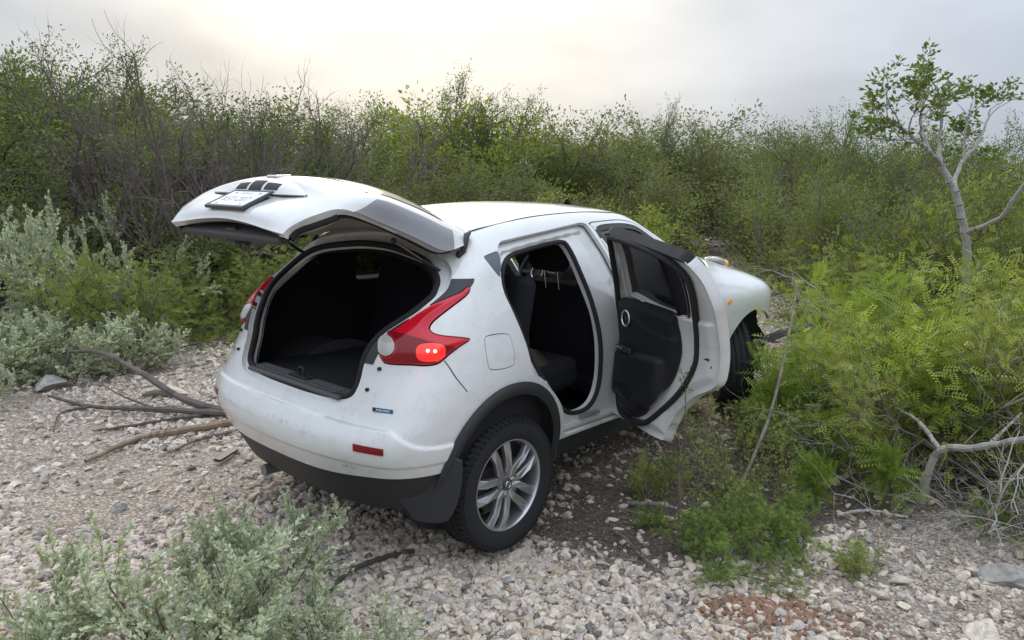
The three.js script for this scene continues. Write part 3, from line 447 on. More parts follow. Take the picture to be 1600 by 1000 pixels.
  for (const [z, w, t0, t1, m] of [[-.128, .052, .22, .66, 0], [0, .054, .06, .78, 0], [.128, .052, .22, .66, 0]]) {
    const pos = []; const P = (zz, t, o) => { const p = gq(zz, t); p.x -= .014 * Math.sin(Math.PI * t) * (1 - Math.pow(zz / .41, 2)) + .0012 + o; p.y += .006 * Math.sin(Math.PI * t) + .001; return p; };
    for (let i = 0; i < 8; i++) for (let j = 0; j < 4; j++) { const z0 = z - w + 2 * w * i / 8, z1 = z - w + 2 * w * (i + 1) / 8, ta = lerp(t0, t1, j / 4), tb = lerp(t0, t1, (j + 1) / 4); for (const p of [P(z0, ta, 0), P(z1, ta, 0), P(z1, tb, 0), P(z0, ta, 0), P(z1, tb, 0), P(z0, tb, 0)]) pos.push(p.x, p.y, p.z); }
    const g = new THREE.BufferGeometry(); g.setAttribute('position', new THREE.BufferAttribute(new Float32Array(pos), 3)); g.computeVertexNormals(); mesh(z ? 'plate_lamp_recess' : 'handle_recess', g, M.trim, tg);
  }
  mesh('garnish_gap', tube([[-.800, 1.626, -.385], [-.815, 1.628, -.2], [-.819, 1.629, 0], [-.815, 1.628, .2], [-.800, 1.626, .385]], .004, 40, 6), M.trim, tg);
  mesh('wiper_cap', rbox(.08, .016, .085, .007, -.69, 1.712, .01, 0, 0, .06), M.paint, tg);
  // number plate: grey frame, pale plate with raised-look print
  const pc = document.createElement('canvas'); pc.width = 512; pc.height = 256; { const x = pc.getContext('2d'); x.fillStyle = '#d9dcda'; x.fillRect(0, 0, 512, 256); x.fillStyle = '#5d6468'; x.font = 'bold 44px sans-serif'; x.fillText('T A X I S', 168, 58); x.fillRect(60, 26, 40, 24); x.fillRect(412, 26, 40, 24); x.font = 'bold 108px sans-serif'; x.fillStyle = '#6d757c'; x.fillText('XST-207', 40, 180); x.fillRect(60, 216, 40, 18); x.fillRect(412, 216, 40, 18); }
  pc.getContext('2d').fillStyle = '#d9dcda'; pc.getContext('2d').fillRect(110, 10, 290, 56); { const x = pc.getContext('2d'); x.fillStyle = '#6b7377'; x.font = 'bold 40px sans-serif'; x.fillText('MEXICO', 172, 54); }
  const pt = new THREE.CanvasTexture(pc); pt.colorSpace = THREE.SRGBColorSpace;
  const plate = new THREE.Group(); plate.name = 'license_plate'; tg.add(plate); plate.position.set(-.884, 1.609, 0);
  const xa = V(0, 0, 1), ya = V(.14, .062, 0).normalize(), za = xa.clone().cross(ya).normalize(); plate.quaternion.setFromRotationMatrix(new THREE.Matrix4().makeBasis(xa, ya, za));
  mesh('plate', new THREE.BoxGeometry(.305, .148, .003), [M.steel, M.steel, M.steel, M.steel, std(rgb(1, 1, 1), .45, { map: pt }), M.steel], plate).position.z = .004;
  mesh('plate_frame', merge([rbox(.335, .014, .016, .004, 0, .078, 0), rbox(.335, .018, .016, .004, 0, -.078, 0), rbox(.014, .16, .016, .004, -.161, 0, 0), rbox(.014, .16, .016, .004, .161, 0, 0), rbox(.32, .15, .006, .002, 0, 0, -.003)]), std(rgb(.06, .06, .065), .5), plate);
  // gas struts
  for (const s of [1, -1]) {
    const a = V(-.115, 1.238, .57 * s), b = V(-.455, 1.44, .545 * s), d = b.clone().sub(a);
    const bar = (r, t0, t1) => { const g = new THREE.CylinderGeometry(r, r, d.length() * (t1 - t0), 12); g.translate(0, d.length() * (t0 + t1) / 2, 0); g.applyQuaternion(new THREE.Quaternion().setFromUnitVectors(V(0, 1, 0), d.clone().normalize())); g.translate(a.x, a.y, a.z); return g; };
    const st = mesh('gas_strut', bar(.010, 0, .55), M.plastic, car); mesh('strut_rod', bar(.005, .5, 1), M.steel, st); for (const q of [a, b]) mesh('strut_joint', new THREE.SphereGeometry(.014, 12, 8).translate(q.x, q.y, q.z), M.plastic, st);
    mesh('tailgate_hinge', merge([tube([[-.02, 1.462, .57 * s], [-.06, 1.45, .60 * s], [-.09, 1.40, .615 * s], [-.10, 1.365, .60 * s]], .014, 20, 8), cyl(.026, .026, .02, 20, -.10, 1.362, .605 * s, Math.PI / 2)]), M.plastic, car);
  }
  // headlamp remains, torn wheel liner, exposed front structure, hanging trim
  for (const s of [1, -1]) {
    const hl = new THREE.SphereGeometry(1, 24, 14); hl.scale(.10, .035, .075); hl.rotateZ(-.2); hl.translate(2.62, 1.155, .50 * s); mesh('headlamp', hl, M.clear, car);
    const ab = new THREE.SphereGeometry(1, 18, 12); ab.scale(.05, .032, .05); ab.translate(2.70, 1.135, .52 * s); mesh('turn_signal', ab, M.amber, car);
    mesh('front_structure', merge([rbox(.5, .12, .12, .02, 2.75, .62, .50 * s), rbox(.12, .30, .14, .03, 2.55, .78, .58 * s), cyl(.05, .06, .36, 14, 2.5, .72, .60 * s, .25)]), M.steel, car);
  }
  mesh('cross_member', rbox(.10, .14, 1.2, .03, 2.98, .62, 0), M.steel, car);
  { // crumpled liner
    const g = new THREE.CylinderGeometry(.40, .37, .30, 44, 8, true, Math.PI * .42, Math.PI * 1.0), ps = g.attributes.position; g.rotateX(Math.PI / 2);
    for (let i = 0; i < ps.count; i++) { const x = ps.getX(i), y = ps.getY(i), z = ps.getZ(i), n = fbm(x * 7 + 3, y * 7, z * 7, 3) - .5; ps.setXYZ(i, x * (1 + n * .28), y * (1 + n * .28), z + n * .10); }
    g.computeVertexNormals(); g.translate(2.50, .42, .66); mesh('torn_wheel_liner', g, std(rgb(.045, .045, .045), .75), car); mesh('torn_wheel_liner', mirrorZ(g), std(rgb(.045, .045, .045), .75), car);
    const s2 = new THREE.PlaneGeometry(.34, .30, 14, 12), q = s2.attributes.position; for (let i = 0; i < q.count; i++) { const n = fbm(q.getX(i) * 9, q.getY(i) * 9, 2, 3) - .5; q.setZ(i, n * .16); } s2.computeVertexNormals(); s2.rotateY(.5); s2.translate(2.33, .66, .74); mesh('torn_wheel_liner', s2, std(rgb(.30, .30, .30), .6), car);
  }
  { // bent black bumper trim hanging forwards from the wheel arch
    const c = new THREE.CatmullRomCurve3([V(2.28, .52, .86), V(2.42, .60, .93), V(2.62, .655, 1.00), V(2.85, .68, 1.05), V(3.08, .69, 1.08)]), sh = new THREE.Shape(); sh.moveTo(-.035, -.006); sh.lineTo(.035, -.010); sh.lineTo(.045, .004); sh.lineTo(0, .012); sh.lineTo(-.04, .004); sh.closePath();
    mesh('hanging_trim', new THREE.ExtrudeGeometry(sh, { steps: 40, extrudePath: c }), M.rubber, car);
  }
  mesh('exhaust_pipe', cyl(.03, .03, .30, 20, -.52, .205, -.28, 0, 0, Math.PI / 2), M.steel, car);
  mesh('underbody', merge([rbox(2.6, .10, 1.10, .03, .95, .27, 0), rbox(.7, .14, .9, .05, -.30, .34, 0), cyl(.05, .05, 1.30, 14, 0, .30, 0, Math.PI / 2)]), M.dusty, car);

  // wheels
  const tp = []; // tyre profile (radius, across); outer face at +
  for (const [r, w] of [[.222, .088], [.236, .100], [.262, .110], [.290, .110], [.312, .102], [.325, .090], [.3305, .078], [.3305, .062], [.323, .060], [.323, .052], [.333, .050], [.333, .026], [.324, .024], [.324, .016], [.334, .014], [.334, -.014], [.324, -.016], [.324, -.024], [.333, -.026], [.333, -.050], [.323, -.052], [.323, -.060], [.3305, -.062], [.3305, -.078], [.325, -.090], [.312, -.102], [.285, -.110], [.25, -.106], [.222, -.095]]) tp.push(new THREE.Vector2(r, w));
  const tyreG = (() => { const g = new THREE.LatheGeometry(tp, 96); g.rotateX(Math.PI / 2); const list = [g]; const blk = (r, w, rx, len, tall, turn) => { const b = new THREE.BoxGeometry(len, tall, rx); b.translate(0, 0, w); return b; };
    for (let i = 0; i < 66; i++) for (const s of [1, -1]) { const a = i / 66 * 2 * Math.PI + (s < 0 ? .02 : 0), b = new THREE.BoxGeometry(.0185, .009, .036); b.rotateY(.22 * s); b.rotateX(s * .48); b.translate(0, .3275, .083 * s); b.rotateZ(a); list.push(b); if (s > 0) { const m = new THREE.BoxGeometry(.012, .012, .012); m.translate(0, .314, .1015); m.rotateZ(a); list.push(m); } }
    return merge(list); })();
  const rimG = (() => {
    const lip = [[.231, .070], [.233, .086], [.229, .0935], [.222, .093], [.217, .084], [.212, .06], [.206, .02], [.203, -.06], [.215, -.09]].map(([r, w]) => new THREE.Vector2(r, w)); const barrel = new THREE.LatheGeometry(lip, 80); barrel.rotateX(Math.PI / 2);
    const list = [barrel];
    for (let k = 0; k < 5; k++) for (const s of [1, -1]) {
      const sh = new THREE.Shape(); sh.moveTo(.030, .004 * s); sh.lineTo(.052, .034 * s); sh.lineTo(.075, .0445 * s); sh.lineTo(.150, .052 * s); sh.lineTo(.212, .066 * s); sh.lineTo(.221, .030 * s); sh.lineTo(.150, .021 * s); sh.lineTo(.082, .017 * s); sh.lineTo(.05, .003 * s); sh.closePath();
      const g = new THREE.ExtrudeGeometry(sh, { depth: .018, bevelEnabled: true, bevelThickness: .006, bevelSize: .005, bevelSegments: 2, curveSegments: 8 }), ps = g.attributes.position;
      for (let i = 0; i < ps.count; i++) { const x = ps.getX(i), y = ps.getY(i), r = Math.hypot(x, y); ps.setZ(i, ps.getZ(i) + .050 + .018 * sstep(.04, .13, r) - .012 * sstep(.16, .22, r)); } g.computeVertexNormals();
      g.rotateZ(k * 2 * Math.PI / 5 + Math.PI / 2 + .16); list.push(g);
    }
    list.push(cyl(.062, .068, .035, 30, 0, 0, .052, Math.PI / 2)); return merge(list);
  })();
  const discG = merge([cyl(.155, .155, .02, 48, 0, 0, -.005, Math.PI / 2), cyl(.075, .08, .06, 30, 0, 0, .01, Math.PI / 2)]);
  const nutGs = []; for (let k = 0; k < 5; k++) { const a = k * 2 * Math.PI / 5 + Math.PI / 2 + .16, g = cyl(.0105, .0105, .022, 6, 0, 0, 0, Math.PI / 2); g.translate(Math.cos(a) * .062, Math.sin(a) * .062, .072); nutGs.push(g); }
  const capG = merge([cyl(.028, .030, .012, 28, 0, 0, .077, Math.PI / 2)]);
  const embG = (() => { const t = new THREE.TorusGeometry(.0165, .003, 8, 28); t.translate(0, 0, .0838); return merge([t, rbox(.042, .0075, .004, .0015, 0, 0, .0842)]); })();
  const darkDisc = std(rgb(.10, .095, .09), .55, { metalness: .6 });
  for (const [x, y, z, turn, tilt] of [[0, .256, .755, 0, 0], [0, .256, -.755, 0, 0], [2.52, .44, .70, .72, -.12], [2.53, .42, -.755, .1, 0]]) {
    const w = new THREE.Group(); w.name = 'wheel'; car.add(w); w.position.set(x, y, z); w.rotation.set(tilt, (z < 0 ? Math.PI : 0) + turn, z > 0 && !turn ? .12 : .6);
    mesh('tyre', tyreG, M.rubber, w); mesh('rim', rimG, M.alloy, w); mesh('brake_disc', discG, darkDisc, w); for (const n of nutGs) mesh('lug_nut', n, M.steel, w); mesh('hub_cap', capG, std(rgb(.12, .12, .125), .35, { metalness: .7 }), w); mesh('hub_emblem', embG, M.chrome, w);
  }
}

// ---------------------------------------------------------------- ground: pale limestone gravel, darker soil under the brush
const sat = (x) => clamp(x, 0, 1);
function groundY(x, z) {
  const far = sat((Math.hypot(x - 0.5, z) - 5) / 12);
  return 0.05 * (fbm(x * .55 + 4, z * .55 + 9, 2, 3) - .5) * 1.2 + .022 * (fbm(x * 3.1, z * 3.1, 6, 3) - .5) + far * 0.7 * (fbm(x * .09 + 2, z * .09 + 5, 1, 3) - .42)
    + .05 * Math.exp(-((x - .30) ** 2 + (z - 2.03) ** 2) / .05) - .035 * Math.exp(-(x * x) / .10 - ((z - .755) ** 2) / .05) - .012
    + .17 * sstep(1.2, 2.5, x) * (1 - sstep(3.2, 5.5, x)) * Math.exp(-(((z - .3) / 1.3) ** 2));
}
// how much bare soil and litter shows: under the brush on the right and along the thicket
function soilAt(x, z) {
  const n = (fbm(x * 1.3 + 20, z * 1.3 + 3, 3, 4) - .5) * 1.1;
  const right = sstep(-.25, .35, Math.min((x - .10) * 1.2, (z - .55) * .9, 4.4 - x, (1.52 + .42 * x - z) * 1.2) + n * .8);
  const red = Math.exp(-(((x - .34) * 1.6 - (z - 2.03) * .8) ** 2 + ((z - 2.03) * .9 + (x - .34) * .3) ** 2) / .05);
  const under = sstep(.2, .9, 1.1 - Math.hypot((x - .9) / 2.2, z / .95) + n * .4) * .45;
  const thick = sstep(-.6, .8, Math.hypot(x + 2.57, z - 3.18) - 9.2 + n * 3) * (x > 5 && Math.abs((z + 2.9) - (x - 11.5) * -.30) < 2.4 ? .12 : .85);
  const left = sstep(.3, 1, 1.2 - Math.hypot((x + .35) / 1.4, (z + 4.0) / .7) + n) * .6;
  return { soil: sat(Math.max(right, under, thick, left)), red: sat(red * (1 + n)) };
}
const gravelTex = noiseTex(1024, 1024, (x, y, i, j) => {
  const P = (f, s) => { let b = 9, id = 0; const X = x * f, Y = y * f, xi = Math.floor(X), yi = Math.floor(Y); for (let a = -1; a <= 1; a++) for (let c = -1; c <= 1; c++) { const cx = (xi + a + f) % f, cy = (yi + c + f) % f, px = xi + a + hash3(cx, cy, s), py = yi + c + hash3(cx, cy, s + 1), d = Math.hypot(X - px, Y - py); if (d < b) { b = d; id = hash3(cx, cy, s + 2); } } return [b, id]; };
  const [d1, i1] = P(64, 1), [d2, i2] = P(150, 5), k = d1 < .42 + .1 * i1 ? .62 + .38 * i1 : .45 + .45 * i2, g = 235 * (k * .9 + .1 * hash3(i, j, 3));
  return [g, g * (.965 + .02 * i1), g * (.93 + .04 * i2)];
});
gravelTex.repeat.set(1, 1);
const ground = (() => {
  const N = 420, pos = new Float32Array((N + 1) ** 2 * 3), col = new Float32Array((N + 1) ** 2 * 3), uv = new Float32Array((N + 1) ** 2 * 2), idx = [];
  const m = (s) => 7.5 * s + 20 * Math.sign(s) * Math.abs(s) ** 5 + 420 * Math.sign(s) * Math.abs(s) ** 17;
  for (let j = 0; j <= N; j++) for (let i = 0; i <= N; i++) {
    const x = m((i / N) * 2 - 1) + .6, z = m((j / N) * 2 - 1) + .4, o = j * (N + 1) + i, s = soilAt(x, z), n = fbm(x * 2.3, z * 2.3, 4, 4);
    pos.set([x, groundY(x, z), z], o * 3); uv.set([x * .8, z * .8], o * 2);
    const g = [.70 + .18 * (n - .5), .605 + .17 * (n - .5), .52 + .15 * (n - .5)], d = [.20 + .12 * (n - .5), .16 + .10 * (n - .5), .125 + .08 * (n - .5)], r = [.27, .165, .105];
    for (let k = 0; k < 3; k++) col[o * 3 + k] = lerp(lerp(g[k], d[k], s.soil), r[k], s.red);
  }
  for (let j = 0; j < N; j++) for (let i = 0; i < N; i++) { const a = j * (N + 1) + i; idx.push(a, a + N + 1, a + 1, a + 1, a + N + 1, a + N + 2); }
  const g = new THREE.BufferGeometry(); g.setAttribute('position', new THREE.BufferAttribute(pos, 3)); g.setAttribute('color', new THREE.BufferAttribute(col, 3)); g.setAttribute('uv', new THREE.BufferAttribute(uv, 2)); g.setIndex(idx); g.computeVertexNormals();
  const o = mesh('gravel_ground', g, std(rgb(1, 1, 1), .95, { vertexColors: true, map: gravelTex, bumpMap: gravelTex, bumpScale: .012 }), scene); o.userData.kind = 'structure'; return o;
})();
// angular limestone pieces
function stoneGeo(k, detail = 1) {
  const g = new THREE.IcosahedronGeometry(1, detail), p = g.attributes.position, sx = 1.25 + .4 * hash3(k, 1, 1), sy = .68 + .3 * hash3(k, 2, 1), sz = .95 + .3 * hash3(k, 3, 1);
  const planes = []; for (let i = 0; i < 8; i++) { const v = V(hash3(k, i, 11) - .5, hash3(k, i, 12) - .5, hash3(k, i, 13) - .5).normalize(); planes.push([v, .42 + .30 * hash3(k, i, 14)]); }
  for (let i = 0; i < p.count; i++) { const v = V(p.getX(i), p.getY(i), p.getZ(i)); for (const [n, d] of planes) { const t = v.dot(n) - d; if (t > 0) v.addScaledVector(n, -t); } v.multiplyScalar(.92 + .22 * fbm(v.x * 1.7 + k * 3, v.y * 1.7, v.z * 1.7, 2)); p.setXYZ(i, v.x * sx, v.y * sy, v.z * sz); }
  g.computeVertexNormals(); return g;
}
const STONES = [1, 2, 3, 4, 5, 6].map((k) => stoneGeo(k * 7, 1));
const stoneTex = noiseTex(256, 256, (x, y, i, j) => { const n = fbm(x * 14, y * 14, 3, 5), s = hash3(i, j, 8), g = 200 + 60 * (n - .5) * 2 + 18 * (s - .5); return [g, g * .985, g * .96]; });
const stoneMat = std(rgb(1, 1, 1), .9, { map: stoneTex });
const stoneColor = () => { const t = rnd(), b = rr(.62, 1.0); return t < .78 ? rgb(b, b * rr(.855, .905), b * rr(.73, .81)) : t < .92 ? rgb(b * .68, b * .635, b * .585) : t < .97 ? rgb(b * .80, b * .64, b * .48) : rgb(.22, .20, .185); };
{
  const list = STONES.map(() => []), q = new THREE.Quaternion(), e = new THREE.Euler(), cam = camera.position, fwd = V(); camera.getWorldDirection(fwd);
  const seen = (x, z, m) => { const dx = x - cam.x, dz = z - cam.z, l = Math.hypot(fwd.x, fwd.z), a = (dx * fwd.x + dz * fwd.z) / l, b = (-dx * fwd.z + dz * fwd.x) / l; return a > .8 && Math.abs(b) < a * .80 + m; };
  const put = (x, z, s) => { const k = (rnd() * 6) | 0; e.set(rr(-.5, .5), rr(0, 6.3), rr(-.5, .5)); list[k].push([new THREE.Matrix4().compose(V(x, groundY(x, z) + s * rr(-.12, .34), z), q.setFromEuler(e), V(s, s, s)), stoneColor()]); };
  const bands = [[1.2, 4.2, 68000, .0042, .024], [4.2, 7.5, 48000, .0065, .027], [7.5, 13, 26000, .012, .04], [13, 26, 14000, .03, .08]];
  for (const [d0, d1, n, s0, s1] of bands) for (let i = 0; i < n; i++) {
    const d = Math.sqrt(rr(d0 * d0, d1 * d1)), a = Math.atan2(fwd.z, fwd.x) + rr(-.72, .72), x = cam.x + Math.cos(a) * d, z = cam.z + Math.sin(a) * d, s = soilAt(x, z), sz = s0 * .7 + (s1 * 1.25 - s0 * .7) * Math.pow(rnd(), 3.4);
    if (rnd() < Math.max(s.soil * .93, s.red * .8, .8 * sstep(.50, .62, fbm(x * .9 + 31, z * .9 + 7, 5, 4)))) continue;
    put(x, z, sz);
  }
  list.forEach((l, k) => { const im = new THREE.InstancedMesh(STONES[k], stoneMat, l.length); l.forEach(([m, c], i) => { im.setMatrixAt(i, m); im.setColorAt(i, c); }); im.name = k ? 'gravel_' + String(k).padStart(3, '0') : 'gravel'; im.castShadow = im.receiveShadow = true; im.userData = { kind: 'stuff', label: 'loose pale limestone gravel covering the ground', category: 'gravel' }; scene.add(im); });
  // the larger stones one can pick out, each on its own
  const mats = [0, 1, 2, 3, 4, 5].map(() => std(stoneColor().multiplyScalar(1.05), .9, { map: stoneTex }));
  mats[0].color.setRGB(.78, .69, .60); mats[1].color.setRGB(.70, .62, .54); mats[2].color.setRGB(.50, .485, .465); mats[3].color.setRGB(.70, .64, .57); mats[4].color.setRGB(.60, .49, .38); mats[5].color.setRGB(.55, .53, .50);
  let n = 0; while (n < 300) {
    const d = rr(2.0, 2.0 + 7 * rnd()), a = Math.atan2(fwd.z, fwd.x) + rr(-.66, .66), x = cam.x + Math.cos(a) * d, z = cam.z + Math.sin(a) * d, s = soilAt(x, z);
    if (rnd() < s.soil * .55 || (x > -.75 && x < 2.8 && Math.abs(z) < .72) || Math.hypot(x, z - .755) < .2) continue;
    const sz = (.016 + .024 * Math.pow(rnd(), 2.2)) * (.72 + d * .09), o = mesh('stone', STONES[(rnd() * 6) | 0], mats[(rnd() * 6) | 0], ground); o.position.set(x, groundY(x, z) + sz * .22, z); o.rotation.set(rr(-.3, .3), rr(0, 6.3), rr(-.3, .3)); o.scale.setScalar(sz); n++;
  }
  const big = STONES.map((_, k) => stoneGeo(k * 5 + 100, 3));
  for (const [x, z, s, k, c, label] of [
    [.01, -3.05, .16, 0, 0, 'pale rounded boulder beside the fallen dead branch'], [-.62, -3.95, .13, 1, 2, 'grey flat rock at the foot of the low silvery shrubs'],
    [.85, 2.72, .075, 2, 0, 'pale angular rock on the gravel near the red earth'], [1.43, 2.74, .12, 3, 2, 'broad grey flat rock at the edge of the right-hand brush'], [.02, .93, .075, 4, 1, 'flat pale stone pressed under the rear tyre'],
    [1.05, 2.35, .055, 5, 3, 'pale blocky rock between the low green shrub and the grey flat rock']]) {
    const o = mesh(numbered('rock'), big[k], mats[c], scene); tag(o, label, 'rock'); o.position.set(x, groundY(x, z) + s * .12, z); o.scale.set(s, s * .75, s); o.rotation.y = k * 1.7;
  }
  // crumbs of red earth and dry litter
  const clod = new THREE.InstancedMesh(STONES[2], std(rgb(.26, .155, .098), 1), 1500), mm = new THREE.Matrix4();
  for (let i = 0; i < 1500; i++) { let x, z; do { x = rr(-.1, .8); z = rr(1.55, 2.55); } while (rnd() > soilAt(x, z).red); const s = .004 + .016 * rnd() ** 3; clod.setMatrixAt(i, mm.compose(V(x, groundY(x, z) + s * .3, z), q.setFromEuler(e.set(rr(0, 6), rr(0, 6), rr(0, 6))), V(s, s, s))); }
  clod.name = 'red_earth'; clod.castShadow = clod.receiveShadow = true; clod.userData = { kind: 'stuff', label: 'crumbled reddish earth turned up on the gravel', category: 'earth' }; scene.add(clod);
  const tw = new THREE.CylinderGeometry(.5, .35, 1, 4), litter = new THREE.InstancedMesh(tw, std(rgb(1, 1, 1), .95), 9000); let c = 0, guard = 0;
  while (c < 9000 && guard++ < 400000) { const d = rr(2.2, 10), a = Math.atan2(fwd.z, fwd.x) + rr(-.7, .7), x = cam.x + Math.cos(a) * d, z = cam.z + Math.sin(a) * d; if (rnd() > soilAt(x, z).soil * .9 + .03) continue; const L = .02 + .14 * rnd() ** 3, r = .0012 + .003 * rnd() ** 2; litter.setMatrixAt(c, mm.compose(V(x, groundY(x, z) + .006 + .012 * rnd(), z), q.setFromEuler(e.set(Math.PI / 2 + rr(-.25, .25), 0, rr(0, 6.3))), V(r, L, r))); const b = rr(.06, .26); litter.setColorAt(c, rgb(b, b * .84, b * .68)); c++; }
  litter.name = 'twig_litter'; litter.castShadow = litter.receiveShadow = true; litter.userData = { kind: 'stuff', label: 'dry twigs and stalks littering the soil under the brush', category: 'litter' }; scene.add(litter);
}

// ---------------------------------------------------------------- plants
class Geo {
  constructor() { this.p = []; this.c = []; this.n = []; }
  tri(a, b, c, col) { const ux = b[0] - a[0], uy = b[1] - a[1], uz = b[2] - a[2], vx = c[0] - a[0], vy = c[1] - a[1], vz = c[2] - a[2]; let x = uy * vz - uz * vy, y = uz * vx - ux * vz, z = ux * vy - uy * vx; const l = Math.hypot(x, y, z) || 1; x /= l; y /= l; z /= l; this.p.push(...a, ...b, ...c); for (let k = 0; k < 3; k++) { this.n.push(x, y, z); this.c.push(col[0], col[1], col[2]); } }
  build() { const g = new THREE.BufferGeometry(); g.setAttribute('position', new THREE.BufferAttribute(new Float32Array(this.p), 3)); g.setAttribute('normal', new THREE.BufferAttribute(new Float32Array(this.n), 3)); g.setAttribute('color', new THREE.BufferAttribute(new Float32Array(this.c), 3)); return g; }
  // a tapered bent limb
  limb(a, b, ra, rb, col, n = 4) {
    const d = [b[0] - a[0], b[1] - a[1], b[2] - a[2]], l = Math.hypot(...d) || 1e-6, w = d.map((x) => x / l), h = Math.abs(w[1]) < .9 ? [0, 1, 0] : [1, 0, 0];
    let u = [w[1] * h[2] - w[2] * h[1], w[2] * h[0] - w[0] * h[2], w[0] * h[1] - w[1] * h[0]]; const ul = Math.hypot(...u); u = u.map((x) => x / ul); const v = [w[1] * u[2] - w[2] * u[1], w[2] * u[0] - w[0] * u[2], w[0] * u[1] - w[1] * u[0]];
    const P = (o, r, k) => { const t = (k / n) * 2 * Math.PI, c = Math.cos(t) * r, s = Math.sin(t) * r; return [o[0] + u[0] * c + v[0] * s, o[1] + u[1] * c + v[1] * s, o[2] + u[2] * c + v[2] * s]; };
    for (let k = 0; k < n; k++) { const p = P(a, ra, k), q = P(a, ra, k + 1), r = P(b, rb, k + 1), s = P(b, rb, k); this.tri(p, q, r, col); this.tri(p, r, s, col); }
  }
  // a leaf: folded blade from base o along d (unit), width w, length l, side vector from s
  leaf(o, d, s, l, w, col, fold = .25) {
    col = [col[0] * 1.22, col[1] * 1.22, col[2] * 1.22];
    const n = [d[1] * s[2] - d[2] * s[1], d[2] * s[0] - d[0] * s[2], d[0] * s[1] - d[1] * s[0]], m = .48, A = (t, k, h) => [o[0] + d[0] * l * t + s[0] * w * k + n[0] * w * h, o[1] + d[1] * l * t + s[1] * w * k + n[1] * w * h, o[2] + d[2] * l * t + s[2] * w * k + n[2] * w * h];
    const b = A(0, 0, 0), t = A(1, 0, 0), L = A(m, .5, fold), R = A(m, -.5, fold); this.tri(b, L, t, col); this.tri(b, t, R, col);
  }
}
const unit = (v) => { const l = Math.hypot(...v) || 1; return [v[0] / l, v[1] / l, v[2] / l]; };
const rdir = () => { const z = rr(-1, 1), a = rr(0, 6.2832), r = Math.sqrt(1 - z * z); return [r * Math.cos(a), z, r * Math.sin(a)]; };
const perp = (d) => { const r = rdir(), k = r[0] * d[0] + r[1] * d[1] + r[2] * d[2]; return unit([r[0] - d[0] * k, r[1] - d[1] * k, r[2] - d[2] * k]); };
const shade = (c, v = .25) => { const k = 1 + rr(-v, v), h = rr(-.06, .06); return [c[0] * k * (1 + h), c[1] * k, c[2] * k * (1 - h)]; };
// woody skeleton: returns wood geometry and the places where leaves sit
function skeleton(o) {
  const wood = new Geo(), tips = [];
  const branch = (p, d, len, r, lv) => {
    const n = o.seg?.[lv] ?? 4, L = len / n; let q = p.slice(), dd = d.slice(), rad = r;
    for (let i = 1; i <= n; i++) {
      const b = o.bend[Math.min(lv, o.bend.length - 1)], t = o.up[Math.min(lv, o.up.length - 1)], w = rdir();
      dd = unit([dd[0] + w[0] * b, dd[1] + w[1] * b + t, dd[2] + w[2] * b]);
      const e = [q[0] + dd[0] * L, Math.max(q[1] + dd[1] * L, .01), q[2] + dd[2] * L], r2 = r * (1 - (i / n) * (lv === o.levels ? .75 : .45));
      wood.limb(q, e, rad, r2, shade(o.bark, .18), lv === 0 ? 6 : lv < o.levels ? 4 : 3);
      if (lv < o.levels && i >= (o.from?.[lv] ?? 1)) { const k = o.kids[lv]; for (let c = 0; c < k; c++) if (rnd() < (o.prob ?? .85)) { const s = perp(dd), a = rr(o.spread[lv] * .6, o.spread[lv] * 1.3), cd = unit([dd[0] * Math.cos(a) + s[0] * Math.sin(a), dd[1] * Math.cos(a) + s[1] * Math.sin(a), dd[2] * Math.cos(a) + s[2] * Math.sin(a)]); branch(e, cd, len * o.ratio[lv] * rr(.65, 1.15), r2 * .62, lv + 1); } }
      if (lv >= (o.leafFrom ?? o.levels)) tips.push([e, dd, lv, i / n, q]);
      q = e; rad = r2;
    }
  };
  for (const [pts, r0, r1] of o.limbs ?? []) {   // limbs given by their course, carrying twigs on their outer part
    const c = new THREE.CatmullRomCurve3(pts.map((p) => V(...p)), false, 'centripetal'), n = pts.length * 5, q = c.getPoints(n).map((p, i) => (i ? [p.x + rr(-.007, .007), p.y + rr(-.005, .005), p.z + rr(-.007, .007)] : p.toArray()));
    for (let i = 0; i < n; i++) { const t = i / n, ra = lerp(r0, r1, t), rb = lerp(r0, r1, (i + 1) / n); wood.limb(q[i], q[i + 1], ra, rb, shade(o.bark, .06), 8); if (i % 2 === 1 && t > .4 && r0 < .03) { const dd = unit([q[i + 1][0] - q[i][0], q[i + 1][1] - q[i][1], q[i + 1][2] - q[i][2]]), s = perp(dd), a = rr(.5, 1.0); branch(q[i + 1], unit([dd[0] * Math.cos(a) + s[0] * Math.sin(a), dd[1] * Math.cos(a) + s[1] * Math.sin(a) + .05, dd[2] * Math.cos(a) + s[2] * Math.sin(a)]), o.twig * rr(.6, 1.2), Math.min(rb * .6, .007), o.levels - 1); } }
  }
  for (let k = 0; k < o.stems; k++) { const a = rr(0, 6.28), t = o.lean * rr(.4, 1.2); branch([Math.cos(a) * o.foot * rnd(), -.03, Math.sin(a) * o.foot * rnd()], unit([Math.cos(a) * Math.sin(t), Math.cos(t), Math.sin(a) * Math.sin(t)]), o.len * rr(.75, 1.1), o.r * rr(.7, 1.1), 0); }
  return { wood, tips };
}
const bark = std(rgb(1, 1, 1), .95, { vertexColors: true });
const leafMat = phy(rgb(1, .94, .70), .75, { vertexColors: true, transmission: .5, thickness: 0, specularIntensity: .35 });
const silverMat = phy(rgb(1, 1, 1), .9, { vertexColors: true, transmission: .15, thickness: 0, specularIntensity: .25 });
